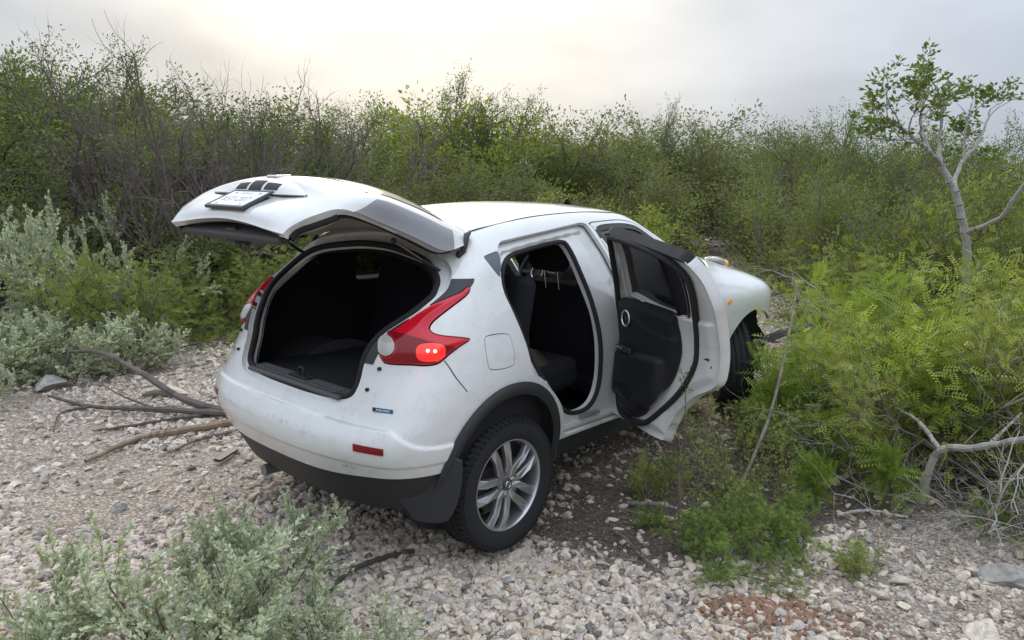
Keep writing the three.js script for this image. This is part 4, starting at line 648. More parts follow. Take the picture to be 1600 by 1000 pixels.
// leaf arrangements
const spray = (o) => (g, [p, d]) => { for (let i = 0; i < o.n; i++) { const w = rdir(), q = [p[0] + w[0] * o.rad * rnd(), p[1] + w[1] * o.rad * rnd() * .8, p[2] + w[2] * o.rad * rnd()], ld = unit([w[0] + d[0] * .6, w[1] * .6 + d[1] * .6 + .15, w[2] + d[2] * .6]); g.leaf(q, ld, perp(ld), o.l * rr(.6, 1.25), o.w * rr(.7, 1.2), shade(o.cols[(rnd() * o.cols.length) | 0], o.v ?? .25)); } };
const rosette = (o) => (g, [e, d, , , q]) => { for (let i = 0; i < o.n; i++) { const t = rr(.1, 1.08), p = [lerp(q[0], e[0], t), lerp(q[1], e[1], t), lerp(q[2], e[2], t)], s = perp(d), a = rr(.35, 1.0), ld = unit([d[0] * Math.cos(a) + s[0] * Math.sin(a), d[1] * Math.cos(a) + s[1] * Math.sin(a) + .2, d[2] * Math.cos(a) + s[2] * Math.sin(a)]); g.leaf(p, ld, perp(ld), o.l * rr(.6, 1.2), o.w * rr(.7, 1.15), shade(o.cols[(rnd() * o.cols.length) | 0], .16), .18); } };
const feather = (o) => (g, [e, d]) => { for (let k = 0; k < o.n; k++) { const s = perp(d), a = rr(.5, 1.2), r = unit([d[0] * Math.cos(a) + s[0] * Math.sin(a), d[1] * Math.cos(a) + s[1] * Math.sin(a) + .12, d[2] * Math.cos(a) + s[2] * Math.sin(a)]), side = perp(r), L = o.len * rr(.6, 1.15), col = shade(o.cols[(rnd() * o.cols.length) | 0], .2); for (let i = 1; i <= o.pairs; i++) { const t = i / o.pairs, p = [e[0] + r[0] * L * t, e[1] + r[1] * L * t - .12 * L * t * t, e[2] + r[2] * L * t]; for (const m of [1, -1]) { const ld = unit([side[0] * m + r[0] * .45, side[1] * m + r[1] * .45, side[2] * m + r[2] * .45]); g.leaf(p, ld, r, o.l * (1 - .35 * Math.abs(t - .45)), o.w, col, .05); } } } };
function plantGeo(sk, leaf, every = 1) { if (sk.seed) seed = sk.seed; const { wood, tips } = skeleton(sk), g = new Geo(); tips.forEach((t, i) => { if (leaf && i % every === 0) leaf(g, t); }); const W = wood.build(), F = leaf ? g.build() : null; W.computeBoundingBox(); const b = W.boundingBox; return { wood: W, leaf: F, h: b.max.y + (leaf ? .03 : 0), r: (b.max.x - b.min.x + b.max.z - b.min.z) / 4, tris: (W.attributes.position.count + (F ? F.attributes.position.count : 0)) / 3 }; }
function plant(name, label, category, group, G, mat, x, z, h = 1, turn = 0, w = 1, y = 0) {
  const s = h / G.h, t = thing(name, label, category, group); t.position.set(x, groundY(x, z) + y, z); t.rotation.y = turn; t.scale.set(s * w, s, s * w);
  mesh('trunk', G.wood, bark, t); if (G.leaf) mesh('crown', G.leaf, mat, t); return t;
}
const GREY = [.17, .145, .125], PALE = [.36, .34, .31], BROWN = [.12, .095, .075], DARK = [.07, .06, .05];
const SAGE = [[.39, .42, .28], [.44, .465, .32], [.35, .39, .25], [.43, .46, .27]];
// ---- species for the thicket
const mk = {
  dark: () => plantGeo({ stems: 4, foot: .25, lean: .5, len: 2.6, r: .05, levels: 2, seg: [7, 5, 4], kids: [2, 2], from: [1, 1], ratio: [.42, .5], spread: [.8, .8], bend: [.2, .3, .4], up: [.05, .06, .03], bark: DARK, leafFrom: 1 }, spray({ n: 9, rad: .25, l: .066, w: .031, cols: [[.085, .135, .04], [.11, .165, .048], [.075, .115, .045], [.14, .185, .06]] })),
  mesq: () => plantGeo({ stems: 5, foot: .3, lean: .6, len: 2.3, r: .04, levels: 2, seg: [7, 5, 4], kids: [2, 2], ratio: [.42, .5], spread: [.8, .8], bend: [.22, .3, .4], up: [.05, .05, .0], bark: GREY, leafFrom: 1 }, spray({ n: 6, rad: .23, l: .07, w: .026, cols: [[.155, .215, .055], [.19, .25, .07], [.125, .18, .055], [.21, .24, .09]] })),
  olive: () => plantGeo({ stems: 7, foot: .4, lean: .75, len: 1.7, r: .028, levels: 2, seg: [6, 4, 3], kids: [2, 2], ratio: [.42, .5], spread: [.8, .8], bend: [.25, .3, .4], up: [.04, .05, .03], bark: GREY, leafFrom: 1 }, spray({ n: 7, rad: .19, l: .054, w: .027, cols: [[.15, .19, .065], [.185, .22, .08], [.12, .16, .06], [.21, .225, .11]] })),
  airy: () => plantGeo({ stems: 3, foot: .15, lean: .35, len: 2.7, r: .04, levels: 2, seg: [7, 5, 4], kids: [2, 2], from: [3, 2], ratio: [.36, .5], spread: [.7, .8], bend: [.16, .3, .35], up: [.05, .08, .06], bark: GREY, leafFrom: 2 }, spray({ n: 9, rad: .13, l: .048, w: .021, cols: [[.12, .17, .05], [.145, .20, .06], [.10, .145, .045]] })),
  yel: () => plantGeo({ stems: 7, foot: .35, lean: .8, len: 1.2, r: .018, levels: 2, seg: [5, 4, 3], kids: [2, 2], ratio: [.45, .5], spread: [.8, .8], bend: [.25, .3, .4], up: [.05, .06, .04], bark: GREY, leafFrom: 1 }, spray({ n: 6, rad: .15, l: .062, w: .026, cols: [[.24, .30, .065], [.28, .34, .085], [.19, .25, .06]] })),
  silver: () => plantGeo({ stems: 6, foot: .3, lean: .6, len: 1.35, r: .02, levels: 2, seg: [5, 4, 3], kids: [2, 2], ratio: [.42, .5], spread: [.7, .7], bend: [.2, .3, .3], up: [.06, .08, .08], bark: PALE, leafFrom: 2 }, spray({ n: 7, rad: .09, l: .05, w: .022, cols: [[.33, .36, .28], [.27, .30, .23]] })),
  bare: () => plantGeo({ stems: 6, foot: .25, lean: .55, len: 2.6, r: .036, levels: 3, seg: [7, 5, 4, 3], kids: [2, 2, 1], from: [2, 1, 1], ratio: [.42, .5, .5], spread: [.6, .6, .7], bend: [.2, .28, .35, .35], up: [.05, .06, .05, .04], bark: [.135, .11, .10], prob: .72 }, null),
};
const LABEL = {
  dark: ['thorn_tree', 'dark green dense thorn tree in the thicket', 'tree', 'dark thorn trees of the thicket', leafMat], mesq: ['mesquite_tree', 'fine-leaved green mesquite tree in the thicket', 'tree', 'mesquites of the thicket', leafMat],
  olive: ['scrub_bush', 'olive green twiggy scrub bush in the thicket', 'bush', 'olive scrub bushes of the thicket', leafMat], airy: ['slender_tree', 'slender open-crowned tree rising above the thicket', 'tree', 'slender trees on the skyline', leafMat],
  yel: ['bright_bush', 'yellow-green low bush in the thicket', 'bush', 'yellow-green bushes of the thicket', leafMat], silver: ['silver_bush', 'pale silvery bush among the green thicket', 'bush', 'silvery bushes of the thicket', silverMat], bare: ['bare_tree', 'leafless grey-brown dead tree of fine twigs in the thicket', 'tree', 'leafless trees of the thicket', leafMat],
};
const THICKET = [
  ['olive', 2.81, -23.87, 2.1, 1.38, 0.59],
  ['olive', 4.08, -22.25, 1.44, 1.26, 0.44],
  ['olive', 6.18, -23.53, 2.11, 1.42, 3.96],
  ['olive', 7.9, -22.13, 2.21, 1.43, 0.29],
  ['olive', 9.48, -19.95, 1.74, 1.3, 3.52],
  ['mesq', 12.21, -19.83, 1.33, 1.24, 3.44],
  ['dark', 13.2, -17.82, 1.19, 1.37, 2.92],
  ['mesq', 15.44, -16.11, 1.41, 1.34, 1.53],
  ['dark', 18.61, -15.52, 0.98, 1.21, 6.16],
  ['mesq', 19.74, -13.58, 1.14, 1.42, 2.65],
  ['olive', 20.89, -10.8, 1.79, 1.23, 2.2],
  ['olive', 20.76, -7.96, 1.04, 1.42, 2.98],
  ['dark', 23.38, -6.62, 1.18, 1.21, 2.42],
  ['mesq', 23.42, -4.22, 1.18, 1.32, 3.1],
  ['dark', 24.66, -2.65, 0.9, 1.25, 5.47],
  ['mesq', 24.39, -1, 0.93, 1.38, 5.43],
  ['dark', 24.02, 0.59, 0.83, 1.42, 0.95],
  ['mesq', 1.68, -18.48, 1.32, 1.09, 1.77],
  ['olive', 3.01, -18.49, 1.57, 1.31, 4.34],
  ['mesq', 4.74, -18.14, 1.23, 1.17, 5.47],
  ['olive', 6.68, -17.06, 1.35, 1.15, 0.65],
  ['mesq', 8.03, -15.02, 1.12, 1.16, 0.69],
  ['mesq', 10.56, -14.81, 1.2, 1.06, 2.28],
  ['mesq', 12.09, -13.74, 0.87, 1.22, 6],
  ['olive', 12.97, -11.22, 1.45, 1.32, 2.93],
  ['olive', 14.36, -9.5, 1.49, 1.25, 3.01],
  ['mesq', 15.89, -7.65, 0.99, 1.14, 4.33],
  ['mesq', 17.23, -5.51, 0.81, 1.28, 4.37],
  ['mesq', 17.57, -3.78, 1.03, 1.19, 4.89],
  ['mesq', 19.58, -2.51, 0.99, 1.27, 5.14],
  ['olive', 19.29, -0.45, 1.22, 1.25, 6.21],
  ['mesq', 18.73, 1.37, 0.84, 1.31, 2.81],
  ['olive', 6.82, -12.55, 0.92, 1.02, 2.95],
  ['mesq', 8.93, -12.67, 0.95, 1.12, 4.1],
  ['yel', 10.14, -10.83, 2.46, 1.21, 4.71],
  ['olive', 11.65, -9.69, 1.45, 1.01, 5.94],
  ['mesq', 12.89, -8.01, 0.88, 1.19, 1.07],
  ['olive', 14.03, -6.89, 1.46, 1.16, 3.74],
  ['dark', 1.12, -13.08, 1.09, 0.99, 6.1],
  ['mesq', 2.74, -13.36, 1.28, 1.26, 1.22],
  ['dark', 3.92, -11.51, 1.06, 1.06, 3.68],
  ['dark', 5.14, -10.74, 0.92, 1.09, 2.88],
  ['mesq', 6.45, -9.75, 0.73, 1.14, 3.29],
  ['olive', 6.76, -7.99, 0.96, 1.2, 0.94],
  ['olive', 7.69, -7, 1.02, 1.08, 3.26],
  ['olive', 8.76, -5.75, 0.86, 1.06, 1.74],
  ['olive', 10.39, -4.72, 0.97, 1.11, 3.85],
  ['dark', 0.2, -9.52, 0.79, 1.21, 3.19],
  ['mesq', 1.39, -9.83, 0.98, 1.24, 5.61],
  ['mesq', 2.25, -8.84, 0.96, 1.11, 0.46],
  ['dark', 3.54, -8.64, 0.85, 1.24, 0.97],
  ['yel', 4.62, -7.13, 1.08, 1.15, 5.98],
  ['olive', 5.92, -6.27, 0.69, 1.13, 2.71],
  ['yel', 6.3, -4.39, 1.05, 1.11, 2.3],
  ['yel', 7.71, -3.63, 1.01, 1.18, 3.92],
  ['dark', -0.27, -7.99, 0.6, 0.92, 1.71],
  ['mesq', 1.04, -7.6, 0.85, 1.11, 4.25],
  ['olive', 1.53, -6.67, 0.81, 1.08, 0.56],
  ['dark', 2.36, -6.17, 0.51, 0.97, 0.11],
  ['mesq', 14.23, -4.6, 0.82, 1.17, 2.85],
  ['mesq', 16.18, -3.76, 0.98, 1.11, 0.27],
  ['mesq', 16.81, -2.09, 0.83, 0.96, 1.27],
  ['mesq', 16.69, -0.68, 0.87, 1.06, 4.22],
  ['olive', 17.38, 0.49, 1.07, 0.95, 4.6],
  ['olive', 11.14, -2.25, 1.06, 1.12, 4.08],
  ['mesq', 11.54, -0.83, 0.75, 1.13, 6.17],
  ['olive', 11.55, 0.39, 0.9, 1.05, 2.18],
  ['mesq', 10.73, 1.4, 0.74, 1.06, 0.35],
  ['mesq', 7.91, -0.48, 0.63, 0.96, 1.84],
  ['yel', 7.66, 0.83, 1.26, 0.99, 2.07],
  ['yel', 7.39, 2.11, 1.22, 0.95, 1.15],
  ['mesq', 5.77, 0.39, 0.66, 0.87, 0.03],
  ['mesq', 5.78, 1.31, 0.63, 0.85, 1.88],
  ['mesq', 6.45, 2.14, 0.63, 0.9, 4.5],
  ['olive', 5.04, 1.3, 0.76, 0.83, 3.89],
  ['mesq', 4.96, 2.05, 0.55, 0.92, 5.1],
  ['airy', 10.66, -10.46, 1.43, 0.82, 3.17],
  ['airy', 11.51, -10.32, 1.36, 0.78, 5.05],
  ['airy', 14.53, -7.2, 1.23, 0.66, 3.67],
  ['airy', 14.77, -6.79, 1.17, 0.62, 4.29],
  ['airy', 14.01, -3.83, 1.05, 0.75, 1.44],
  ['airy', 13.33, -2.84, 1.08, 0.73, 0.84],
  ['mesq', 13.21, -9.11, 1.17, 0.89, 0.66],
  ['airy', 2.24, -11.03, 1.34, 1, 3.51],
  ['airy', 2.93, -10.78, 1.25, 0.95, 3.93],
  ['airy', 1.41, -10.24, 1.19, 0.96, 3.07],
  ['bare', 1.96, -6.4, 0.88, 0.9, 5.01],
  ['bare', 2.73, -6.46, 0.96, 0.87, 3.16],
  ['bare', 1.78, -7.46, 0.96, 1.03, 4.14],
  ['bare', 5.74, -9.31, 0.99, 1.01, 4.63],
  ['bare', 6.6, -8.69, 1.03, 1.06, 0.47],
  ['bare', 9.1, -10.53, 1.06, 0.68, 4.58],
  ['bare', 1.33, -8.17, 1, 1.05, 4.65],
  ['airy', 9.11, -1.29, 0.95, 0.92, 3.1],
  ['airy', 8.31, -0.56, 0.93, 0.8, 3.01],
  ['airy', 8.91, -0.32, 0.91, 0.75, 4.82],
  ['airy', 8.07, 0.37, 0.83, 0.84, 4.04],
  ['airy', 8.27, 1.29, 0.81, 0.83, 0.93],
  ['airy', 10.21, 0.78, 0.91, 0.77, 4.67],
];
const HEIGHT = { dark: 3.6, mesq: 3.2, olive: 2.4, airy: 3.2, yel: 1.6, silver: 1.8, bare: 3.6 };
const kinds = {}; for (const k in mk) { kinds[k] = [mk[k](), mk[k]()]; }
THICKET.forEach(([k, x, z, s, w, t], i) => { const L = LABEL[k]; plant(L[0], L[1], L[2], L[3], kinds[k][i % 2], L[4], x, z, s * HEIGHT[k], t, w); });

// ---------------------------------------------------------------- plants one can tell apart around the car
{
  const REDWOOD = [.13, .085, .07];
  const cenizo = (n, h, dense, k = 1) => plantGeo({ stems: n, foot: .12 * h / .7, lean: .75, len: h * .95, r: .0065 * h / .7, levels: 2, seg: [6, 4, 3], kids: [2, dense ? 2 : 1], from: [1, 1], ratio: [.40, .5], spread: [.65, .6], bend: [.16, .22, .2], up: [.03, .07, .09], bark: REDWOOD, leafFrom: 1, prob: .8 }, rosette({ n: dense ? 9 : 7, l: .036 * k, w: .0195 * k, cols: SAGE }));
  const c1 = cenizo(9, .72, false), c2 = cenizo(8, .72, true), c3 = cenizo(9, .62, true), c4 = cenizo(8, .75, false);
  const sil = 'silvery shrubs on the gravel';
  plant('silver_shrub', 'sparse silvery shrub with bare reddish stems on the gravel behind the car', 'shrub', sil, c1, silverMat, -1.50, .72, .70, .4, 1.15);
  plant('silver_shrub', 'leafy silvery shrub growing close behind the rear bumper', 'shrub', sil, c2, silverMat, -1.02, .40, .44, 2.1, 1.15);
  plant('silver_shrub', 'silvery shrub with yellowing lower leaves on the open gravel', 'shrub', sil, c4, silverMat, -1.92, .34, .56, 1.2, 1.1);
  plant('silver_shrub', 'low silvery shrub between the car and the long dark stick', 'shrub', sil, c4, silverMat, -1.20, 1.04, .40, 4.0, 1.3);
  plant('silver_shrub', 'small silvery shrub beside the sparse shrub with bare stems', 'shrub', sil, c1, silverMat, -1.62, 1.06, .52, 5.1, 1.1);
  plant('silver_shrub', 'tiny silvery shrub on the gravel next to the dark curved stick', 'shrub', sil, c1, silverMat, -1.10, 1.24, .34, 2.7, 1.2);
  plant('silver_shrub', 'ragged silvery shrub with dry stems beside the yellowing one', 'shrub', sil, c4, silverMat, -2.02, .66, .52, 3.6, 1.1);
  plant('silver_shrub', 'loose silvery shrub between the sparse shrub and the rear bumper', 'shrub', sil, c4, silverMat, -1.30, .58, .50, .9, 1.1);
  const low = 'low silvery shrubs by the dead branch';
  for (const [x, z, s, t] of [[-.95, -4.35, .62, .3], [-.45, -4.0, .66, 1.4], [.05, -3.95, .58, 2.6], [.42, -4.25, .55, 3.9], [-1.3, -3.6, .45, 5]]) plant('silver_shrub', 'low rounded silvery shrub behind the dead branch', 'shrub', low, t > 2 ? c4 : c2, silverMat, x, z, s, t, 1.4);
  plant('silver_shrub', 'tall pale silvery shrub with upright leafy spikes at the thicket edge', 'shrub', undefined, cenizo(12, 1.5, true, 1.5), silverMat, .15, -6.1, 1.62, .7, .9);
  plant('silver_shrub', 'upright silvery shrub beside the tall spiked one', 'shrub', undefined, cenizo(9, 1.2, true, 1.4), silverMat, .85, -5.9, 1.38, 2.2, .95);
  // feathery acacias
  const FE = [[.21, .275, .065], [.25, .315, .08], [.17, .23, .06]], BR = [[.29, .38, .07], [.34, .43, .09], [.24, .33, .06]];
  const acacia = (n, h, cols, o = {}) => plantGeo({ stems: n, foot: .15, lean: .95, len: h * 1.05, r: .014, levels: 2, seg: [7, 5, 4], kids: [2, 2], from: [1, 1], ratio: [.45, .5], spread: [.75, .7], bend: [.22, .25, .25], up: [.02, .02, .0], bark: BROWN, leafFrom: 1, prob: .8, ...o }, feather({ n: 1, len: .12, pairs: 5, l: .030, w: .0145, cols }));
  const a1 = acacia(7, 1.35, FE), a2 = acacia(7, 1.2, BR), a3 = acacia(8, 1.5, [[.25, .31, .075], [.30, .355, .09], [.20, .26, .07]], { lean: .75, up: [.04, .04, .02], bark: GREY });
  plant('feathery_bush', 'spreading feathery green acacia bush beyond the rear corner of the car', 'bush', undefined, a1, leafMat, 1.55, -4.75, 1.30, 0, 1.4);
  plant('feathery_bush', 'feathery green acacia bush beside the dark stump', 'bush', undefined, a1, leafMat, 2.35, -5.2, 1.45, 2.4, 1.35);
  plant('feathery_bush', 'thin feathery bush between the silvery shrubs and the stump', 'bush', undefined, acacia(4, 1.15, FE), leafMat, .75, -4.75, 1.1, 4.1, 1.3);
  const rg = 'feathery bushes beside the front of the car';
  for (const [x, z, s, t, g, l] of [
    [2.60, 2.02, 1.32, .5, a3, 'tall yellow-green feathery bush above the pale dead branch'], [3.45, 1.78, 1.30, 2.0, a2, 'bright green feathery bush behind the front bumper trim'], [3.0, 2.62, 1.42, 3.3, a3, 'yellow-green feathery bush behind the grey dead twigs'],
    [4.25, 1.32, 1.36, 4.4, a2, 'bright feathery bush at the foot of the pale-barked tree'], [3.9, 2.3, 1.55, 5.5, a3, 'feathery bush leaning against the pale-barked tree'], [5.1, 1.15, 1.5, 1.2, a3, 'feathery bush at the edge of the stony track'], [5.9, 1.75, 1.85, 2.7, a3, 'large feathery bush behind the pale-barked tree'], [2.35, 3.0, 1.25, 5.0, a3, 'feathery bush next to the broad grey rock'], [5.0, 2.5, 1.8, .1, a2, 'bright feathery bush under the crown of the pale-barked tree'], [7.3, .9, 1.75, 3.0, a3, 'tall feathery bush along the stony track']])
    plant('feathery_bush', l, 'bush', rg, g, leafMat, x, z, s, t, 1.15);
  // pale-barked tree with clusters of oval leaves
  const pale = plantGeo({ seed: 4242, stems: 0, limbs: [[[[0.02, 0, 0.03], [0.04, 0.58, 0.01], [0.04, 1.19, 0.05], [-0.02, 1.56, 0.02], [-0.07, 1.91, -0.07], [-0.12, 2.15, -0.18]], 0.036, 0.026], [[[-0.12, 2.15, -0.18], [-0.31, 2.21, -0.19], [-0.48, 2.29, -0.23], [-0.61, 2.38, -0.3], [-0.72, 2.44, -0.34], [-0.84, 2.47, -0.4]], 0.021, 0.007], [[[-0.12, 2.15, -0.18], [-0.01, 2.33, -0.24], [0.04, 2.53, -0.25], [0.08, 2.71, -0.28], [0.05, 2.83, -0.31]], 0.018, 0.006], [[[-0.07, 1.91, -0.07], [0.15, 2.02, -0.13], [0.3, 2.2, -0.12], [0.46, 2.33, -0.08], [0.61, 2.48, -0.07], [0.76, 2.69, -0.06]], 0.021, 0.007], [[[-0.02, 1.56, 0.02], [-0.1, 1.71, 0.26], [-0.19, 1.97, 0.39], [-0.2, 2.1, 0.52], [-0.14, 2.15, 0.74], [-0.08, 2.28, 0.95]], 0.022, 0.008], [[[-0.48, 2.29, -0.23], [-0.62, 2.48, -0.23], [-0.65, 2.66, -0.2]], 0.011, 0.004], [[[0.3, 2.2, -0.12], [0.35, 2.48, -0.14], [0.42, 2.71, -0.14]], 0.011, 0.004], [[[-0.31, 2.21, -0.19], [-0.27, 2.43, -0.3], [-0.19, 2.64, -0.35]], 0.011, 0.004]], twig: .36, levels: 2, seg: [5, 6, 3], kids: [1, 1], from: [1, 2], ratio: [.5, .38], spread: [.7, .8], bend: [.2, .34, .3], up: [.03, .05, .06], bark: [.31, .29, .265], leafFrom: 2, prob: .7 }, spray({ n: 5, rad: .045, l: .050, w: .026, cols: [[.13, .18, .05], [.16, .21, .065], [.10, .15, .045]] }));
  pale.h = 1; plant('pale_barked_tree', 'gnarled pale-barked tree with sparse clusters of oval leaves', 'tree', undefined, pale, leafMat, 4.46, 1.72, .92, 0, 1.12);
  // low green shrubs on the gravel
  const lowG = (n, h, cols) => plantGeo({ stems: n, foot: .10, lean: 1.15, len: h * 1.3, r: .006, levels: 2, seg: [6, 4, 3], kids: [2, 2], from: [1, 1], ratio: [.42, .5], spread: [.7, .7], bend: [.18, .25, .25], up: [.03, .04, .04], bark: BROWN, leafFrom: 1, prob: .85 }, feather({ n: 1, len: .04, pairs: 4, l: .015, w: .0085, cols }));
  const g1 = lowG(11, .40, [[.17, .26, .06], [.21, .31, .075], [.14, .22, .055]]), g2 = lowG(9, .36, [[.27, .34, .10], [.23, .30, .08], [.30, .36, .13]]);
  plant('low_shrub', 'low spreading green shrub beside the red earth', 'shrub', undefined, g1, leafMat, .60, 1.70, .38, .2, 1.2);
  plant('low_shrub', 'low green shrub between the red earth and the fern seedlings', 'shrub', undefined, g1, leafMat, 1.02, 1.74, .36, 2.9, 1.2);
  plant('low_shrub', 'small light green shrub on the pale stones', 'shrub', undefined, g2, leafMat, .98, 2.22, .20, 1.5, 1.2);
  plant('low_shrub', 'green shrub at the foot of the feathery bush by the broad grey rock', 'shrub', undefined, g1, leafMat, 2.05, 2.72, .40, 4.5);
  plant('low_shrub', 'light green wispy shrub under the open rear door', 'shrub', undefined, g2, leafMat, 1.02, 1.06, .34, .9, .9);
  plant('low_shrub', 'wispy pale green shrub pressed against the open door', 'shrub', undefined, lowG(9, .62, [[.27, .33, .11], [.32, .37, .15]]), leafMat, 1.42, 1.42, .66, 3.7, .8);
  plant('low_shrub', 'dark green tuft on the shaded soil behind the rear wheel', 'shrub', undefined, g1, leafMat, .74, 1.22, .16, 3.3);
  plant('low_shrub', 'pale green brush around the bent front wheel', 'shrub', undefined, g2, leafMat, 1.98, 1.12, .44, 5.2, 1.0);
  plant('low_shrub', 'wispy green brush below the hanging bumper trim', 'shrub', undefined, g1, leafMat, 2.65, 1.12, .50, 1.2, 1.0);
  // sapling with small leaves in front of the open door
  const sap = plantGeo({ stems: 3, foot: .04, lean: .28, len: .86, r: .0045, levels: 1, seg: [8, 3], kids: [1], from: [4], ratio: [.24], spread: [.8], bend: [.10, .25], up: [.03, .03], bark: [.16, .12, .09], leafFrom: 1, prob: .8 }, spray({ n: 11, rad: .035, l: .026, w: .011, cols: [[.17, .21, .08], [.22, .26, .11]] }));
  plant('sapling', 'thin sapling with small pale leaves standing before the open door', 'sapling', undefined, sap, leafMat, .72, 1.40, .95, .8);
  // fern-like seedlings with long pinnate leaves
  const fern = (n, h) => plantGeo({ stems: n, foot: .03, lean: .35, len: h, r: .006, levels: 1, seg: [5, 3], kids: [1], from: [2], ratio: [.35], spread: [.9], bend: [.08, .15], up: [.04, .05], bark: [.12, .13, .05], leafFrom: 1, prob: 1 }, feather({ n: 2, len: .19, pairs: 9, l: .055, w: .012, cols: [[.20, .30, .05], [.25, .36, .07], [.17, .26, .045]] }));
  const f1 = fern(4, .42), f2 = fern(3, .30), f3 = fern(7, .85);
  for (const [x, z, s, t, g, l] of [[2.30, 1.28, .56, 0, f1, 'bright green seedling with long pinnate leaves beside the front wheel'], [3.05, 1.52, 1.12, 1.9, f3, 'tall bright pinnate-leaved shrub in front of the feathery bushes'], [1.87, 2.0, .34, 3.1, f2, 'pinnate-leaved seedling at the foot of the pale dead branch'], [1.95, 1.52, .36, 4.4, f2, 'pinnate-leaved seedling in the soil between the door and the dead twigs'], [2.5, 1.36, .66, 5.6, f1, 'bright pinnate seedling behind the one beside the front wheel'], [1.62, 1.72, .26, 2.5, f2, 'small pinnate seedling among stones and dead twigs'], [3.45, 1.15, .55, 2.2, f1, 'bright pinnate-leaved shrub ahead of the crumpled fender']]) plant('seedling', l, 'seedling', 'pinnate-leaved seedlings', g, leafMat, x, z, s, t);
  // grey dead twigs
  const dead = plantGeo({ stems: 9, foot: .18, lean: 1.2, len: .75, r: .007, levels: 3, seg: [6, 4, 3, 3], kids: [2, 2, 1], from: [1, 1, 1], ratio: [.45, .5, .5], spread: [.8, .8, .8], bend: [.3, .4, .4, .4], up: [.0, -.03, -.03, 0], bark: [.34, .315, .285], prob: .75 }, null);
  plant('dead_bush', 'tangle of pale grey dead twigs under the feathery bush', 'bush', undefined, dead, bark, 2.12, 2.45, .85, .4);
  plant('dead_bush', 'second tangle of grey dead twigs behind the pale dead branch', 'bush', undefined, dead, bark, 2.55, 2.72, .85, 2.6);
  plant('dead_bush', 'brittle grey dead twigs among the bright feathery bushes', 'bush', undefined, dead, bark, 3.35, 2.05, 1.35, 4.6, .9);
  const litter = plantGeo({ stems: 8, foot: .15, lean: 1.3, len: .6, r: .005, levels: 2, seg: [6, 4, 3], kids: [1, 2], from: [1, 1], ratio: [.5, .5], spread: [.8, .8], bend: [.3, .4, .4], up: [-.02, -.03, -.02], bark: [.15, .12, .095], prob: .7 }, null);
  plant('dead_bush', 'flattened brown dead brush on the dark soil behind the rear wheel', 'bush', undefined, litter, bark, .86, 1.12, .30, .4, 1.3);
  plant('dead_bush', 'brown dead brush crushed under the sill of the car', 'bush', undefined, litter, bark, 1.35, .98, .42, 2.9, 1.1);
  plant('dead_bush', 'brown dead twigs between the wispy shrub and the seedlings', 'bush', undefined, litter, bark, 1.75, 1.25, .40, 4.4, 1.2);
  // fallen and broken wood
  const stick = (name, label, category, parts, col, group) => { const G = new Geo(); for (const [pts, r0, r1] of parts) { const c = new THREE.CatmullRomCurve3(pts.map((p) => V(p[0], p[1] + groundY(p[0], p[2]), p[2])), false, 'centripetal'), n = 26, q = c.getPoints(n); for (let i = 0; i < n; i++) { const k = (t) => lerp(r0, r1, t) * (.85 + .35 * hash3(Math.floor(t * 40), pts.length, 5)); const j = (p, t) => [p.x + .006 * (hash3(t, 1, 2) - .5), p.y + .006 * (hash3(t, 2, 2) - .5), p.z]; G.limb(j(q[i], i), j(q[i + 1], i + 1), k(i / n), k((i + 1) / n), shade(col, .25), 7); } } const o = mesh(numbered(name), G.build(), bark, scene); return tag(o, label, category, group); };
  stick('dead_branch', 'long dark forked dead branch arching over the gravel beside the car', 'branch', [[[[.10, .05, -2.02], [-.10, .10, -2.45], [-.22, .24, -2.95], [-.34, .34, -3.5], [-.45, .30, -3.85]], .032, .014], [[[.05, .05, -2.08], [-.35, .06, -2.55], [-.62, .05, -2.95], [-.80, .10, -3.3]], .026, .010], [[[-.45, .30, -3.85], [-.50, .12, -3.9], [-.48, .0, -3.95]], .014, .008], [[[-.62, .05, -2.95], [-.85, .06, -2.85], [-.98, .02, -2.6]], .013, .004], [[[-.3, .06, -2.5], [-.42, .12, -2.9], [-.5, .2, -3.1]], .010, .003]], [.105, .088, .075]);
  stick('broken_branch', 'light brown broken branch lying along the rear bumper side', 'branch', [[[[.02, .03, -1.90], [-.42, .04, -1.98], [-.62, .035, -2.02], [-1.02, .02, -1.86]], .028, .012]], [.24, .175, .125]);
  stick('broken_branch', 'thin grey stick beside the light brown broken branch', 'branch', [[[[-.10, .02, -1.75], [-.38, .03, -1.72], [-.6, .02, -1.64]], .014, .006]], [.16, .14, .12]);
  stick('broken_branch', 'dark crooked stick lying behind the light brown branch', 'branch', [[[[.1, .02, -2.2], [-.3, .03, -2.28], [-.75, .02, -2.42]], .018, .008]], [.10, .085, .075]);
  stick('broken_branch', 'dark curved stick on the gravel beside the rear wheel', 'branch', [[[[-.34, .015, .53], [-.52, .03, .50], [-.70, .03, .50], [-.88, .015, .58]], .013, .010]], [.075, .062, .05]);
  stick('dead_branch', 'pale dead branch bending up from the soil under the feathery bush', 'branch', [[[[2.02, -.02, 2.18], [2.0, .16, 2.2], [1.97, .36, 2.26], [1.90, .44, 2.42], [1.84, .56, 2.62], [1.76, .66, 2.85]], .026, .012], [[[1.97, .36, 2.26], [2.1, .46, 2.1], [2.2, .48, 1.95]], .013, .005], [[[1.88, .46, 2.48], [2.0, .66, 2.6]], .012, .004]], [.33, .30, .27]);
  stick('broken_branch', 'bent grey stick lying on the soil in front of the open door', 'branch', [[[[.86, .02, .98], [.90, .05, 1.14], [.93, .05, 1.25], [.98, .01, 1.42]], .014, .007]], [.20, .175, .15]);
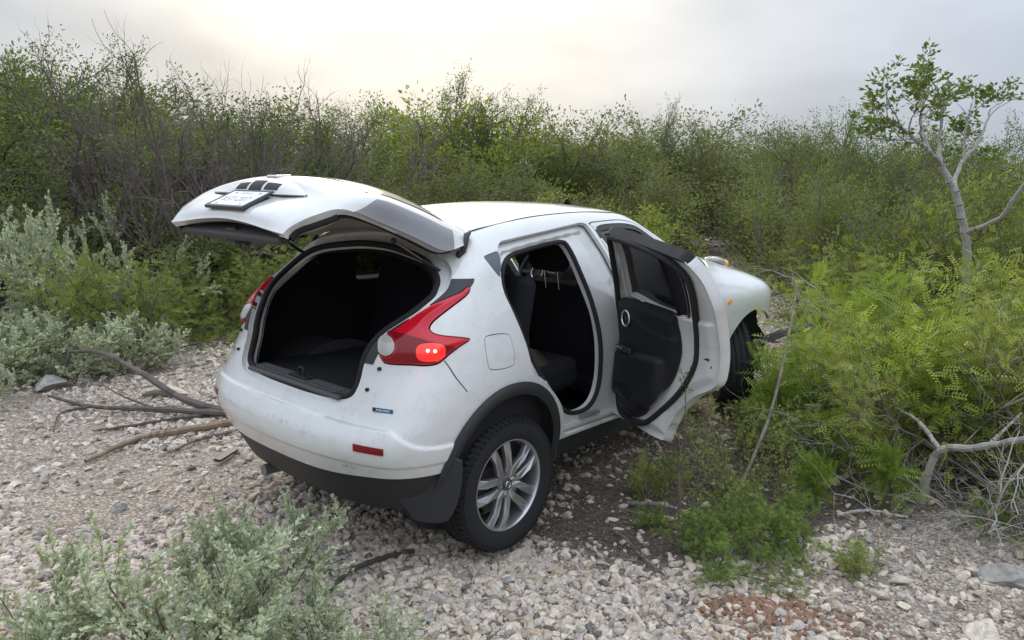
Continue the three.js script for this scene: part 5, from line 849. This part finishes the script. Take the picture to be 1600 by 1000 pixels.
  stick('broken_branch', 'thin stick leaning up through the seedlings at the front wheel', 'branch', [[[[1.30, .02, 1.40], [1.75, .40, 1.38], [2.15, .85, 1.30], [2.35, 1.08, 1.24]], .011, .005]], [.19, .165, .14]);
  stick('broken_branch', 'dry stick propped on stones by the rear wheel', 'branch', [[[[.52, .02, 1.12], [.46, .04, 1.22], [.40, .05, 1.30]], .009, .006]], [.17, .145, .12]);
  stick('broken_branch', 'short dry stick on the soil beside the low spreading shrub', 'branch', [[[[.42, .015, 1.32], [.36, .03, 1.42], [.33, .02, 1.52]], .008, .005]], [.18, .14, .11]);
  stick('broken_branch', 'white-grey stick across the soil behind the fern seedlings', 'branch', [[[[1.5, .03, 1.9], [1.62, .05, 2.02], [1.70, .04, 2.2]], .009, .005]], [.36, .33, .29]);
  stick('tree_stump', 'dark broken stump standing behind the feathery bush', 'stump', [[[[2.02, -.05, -7.1], [2.03, .45, -7.1], [2.05, .92, -7.12]], .075, .065]], [.035, .03, .026]);
  { const s = new THREE.Shape(); s.moveTo(-.11, -.015); s.lineTo(.10, -.022); s.lineTo(.13, .01); s.lineTo(-.03, .03); s.lineTo(-.12, .02); s.closePath(); const g = new THREE.ExtrudeGeometry(s, { depth: .012, bevelEnabled: true, bevelSize: .003, bevelThickness: .003, bevelSegments: 1 }); g.rotateX(-Math.PI / 2 + .3); const o = mesh('plastic_fragment', g, M.plastic, scene); tag(o, 'black broken plastic fragment on the gravel beside the bumper', 'debris'); o.position.set(-.37, groundY(-.37, -1.29) + .03, -1.29); o.rotation.y = .6; }
  const bt = 'leafless trees in front of the thicket';
  plant('bare_tree', 'leafless grey tree of fine upright twigs rising behind the raised tailgate', 'tree', bt, kinds.bare[0], bark, 1.95, -5.75, 3.6, .6, .8);
  plant('bare_tree', 'leafless grey tree behind the tall spiked silvery shrub', 'tree', bt, kinds.bare[1], bark, 1.3, -6.3, 3.3, 2.2, .75);
  plant('bare_tree', 'big leafless tree with arching dark limbs over the silvery shrubs', 'tree', undefined, plantGeo({ stems: 3, foot: .2, lean: .5, len: 3.2, r: .06, levels: 3, seg: [8, 6, 4, 3], kids: [1, 2, 1], from: [3, 1, 1], ratio: [.6, .45, .5], spread: [.8, .7, .7], bend: [.2, .3, .35, .35], up: [.02, -.01, -.03, -.02], bark: [.075, .062, .055], prob: .8 }, null), bark, -1.45, -5.9, 4.2, 2.6, .85);
}

renderer.render(scene, camera);
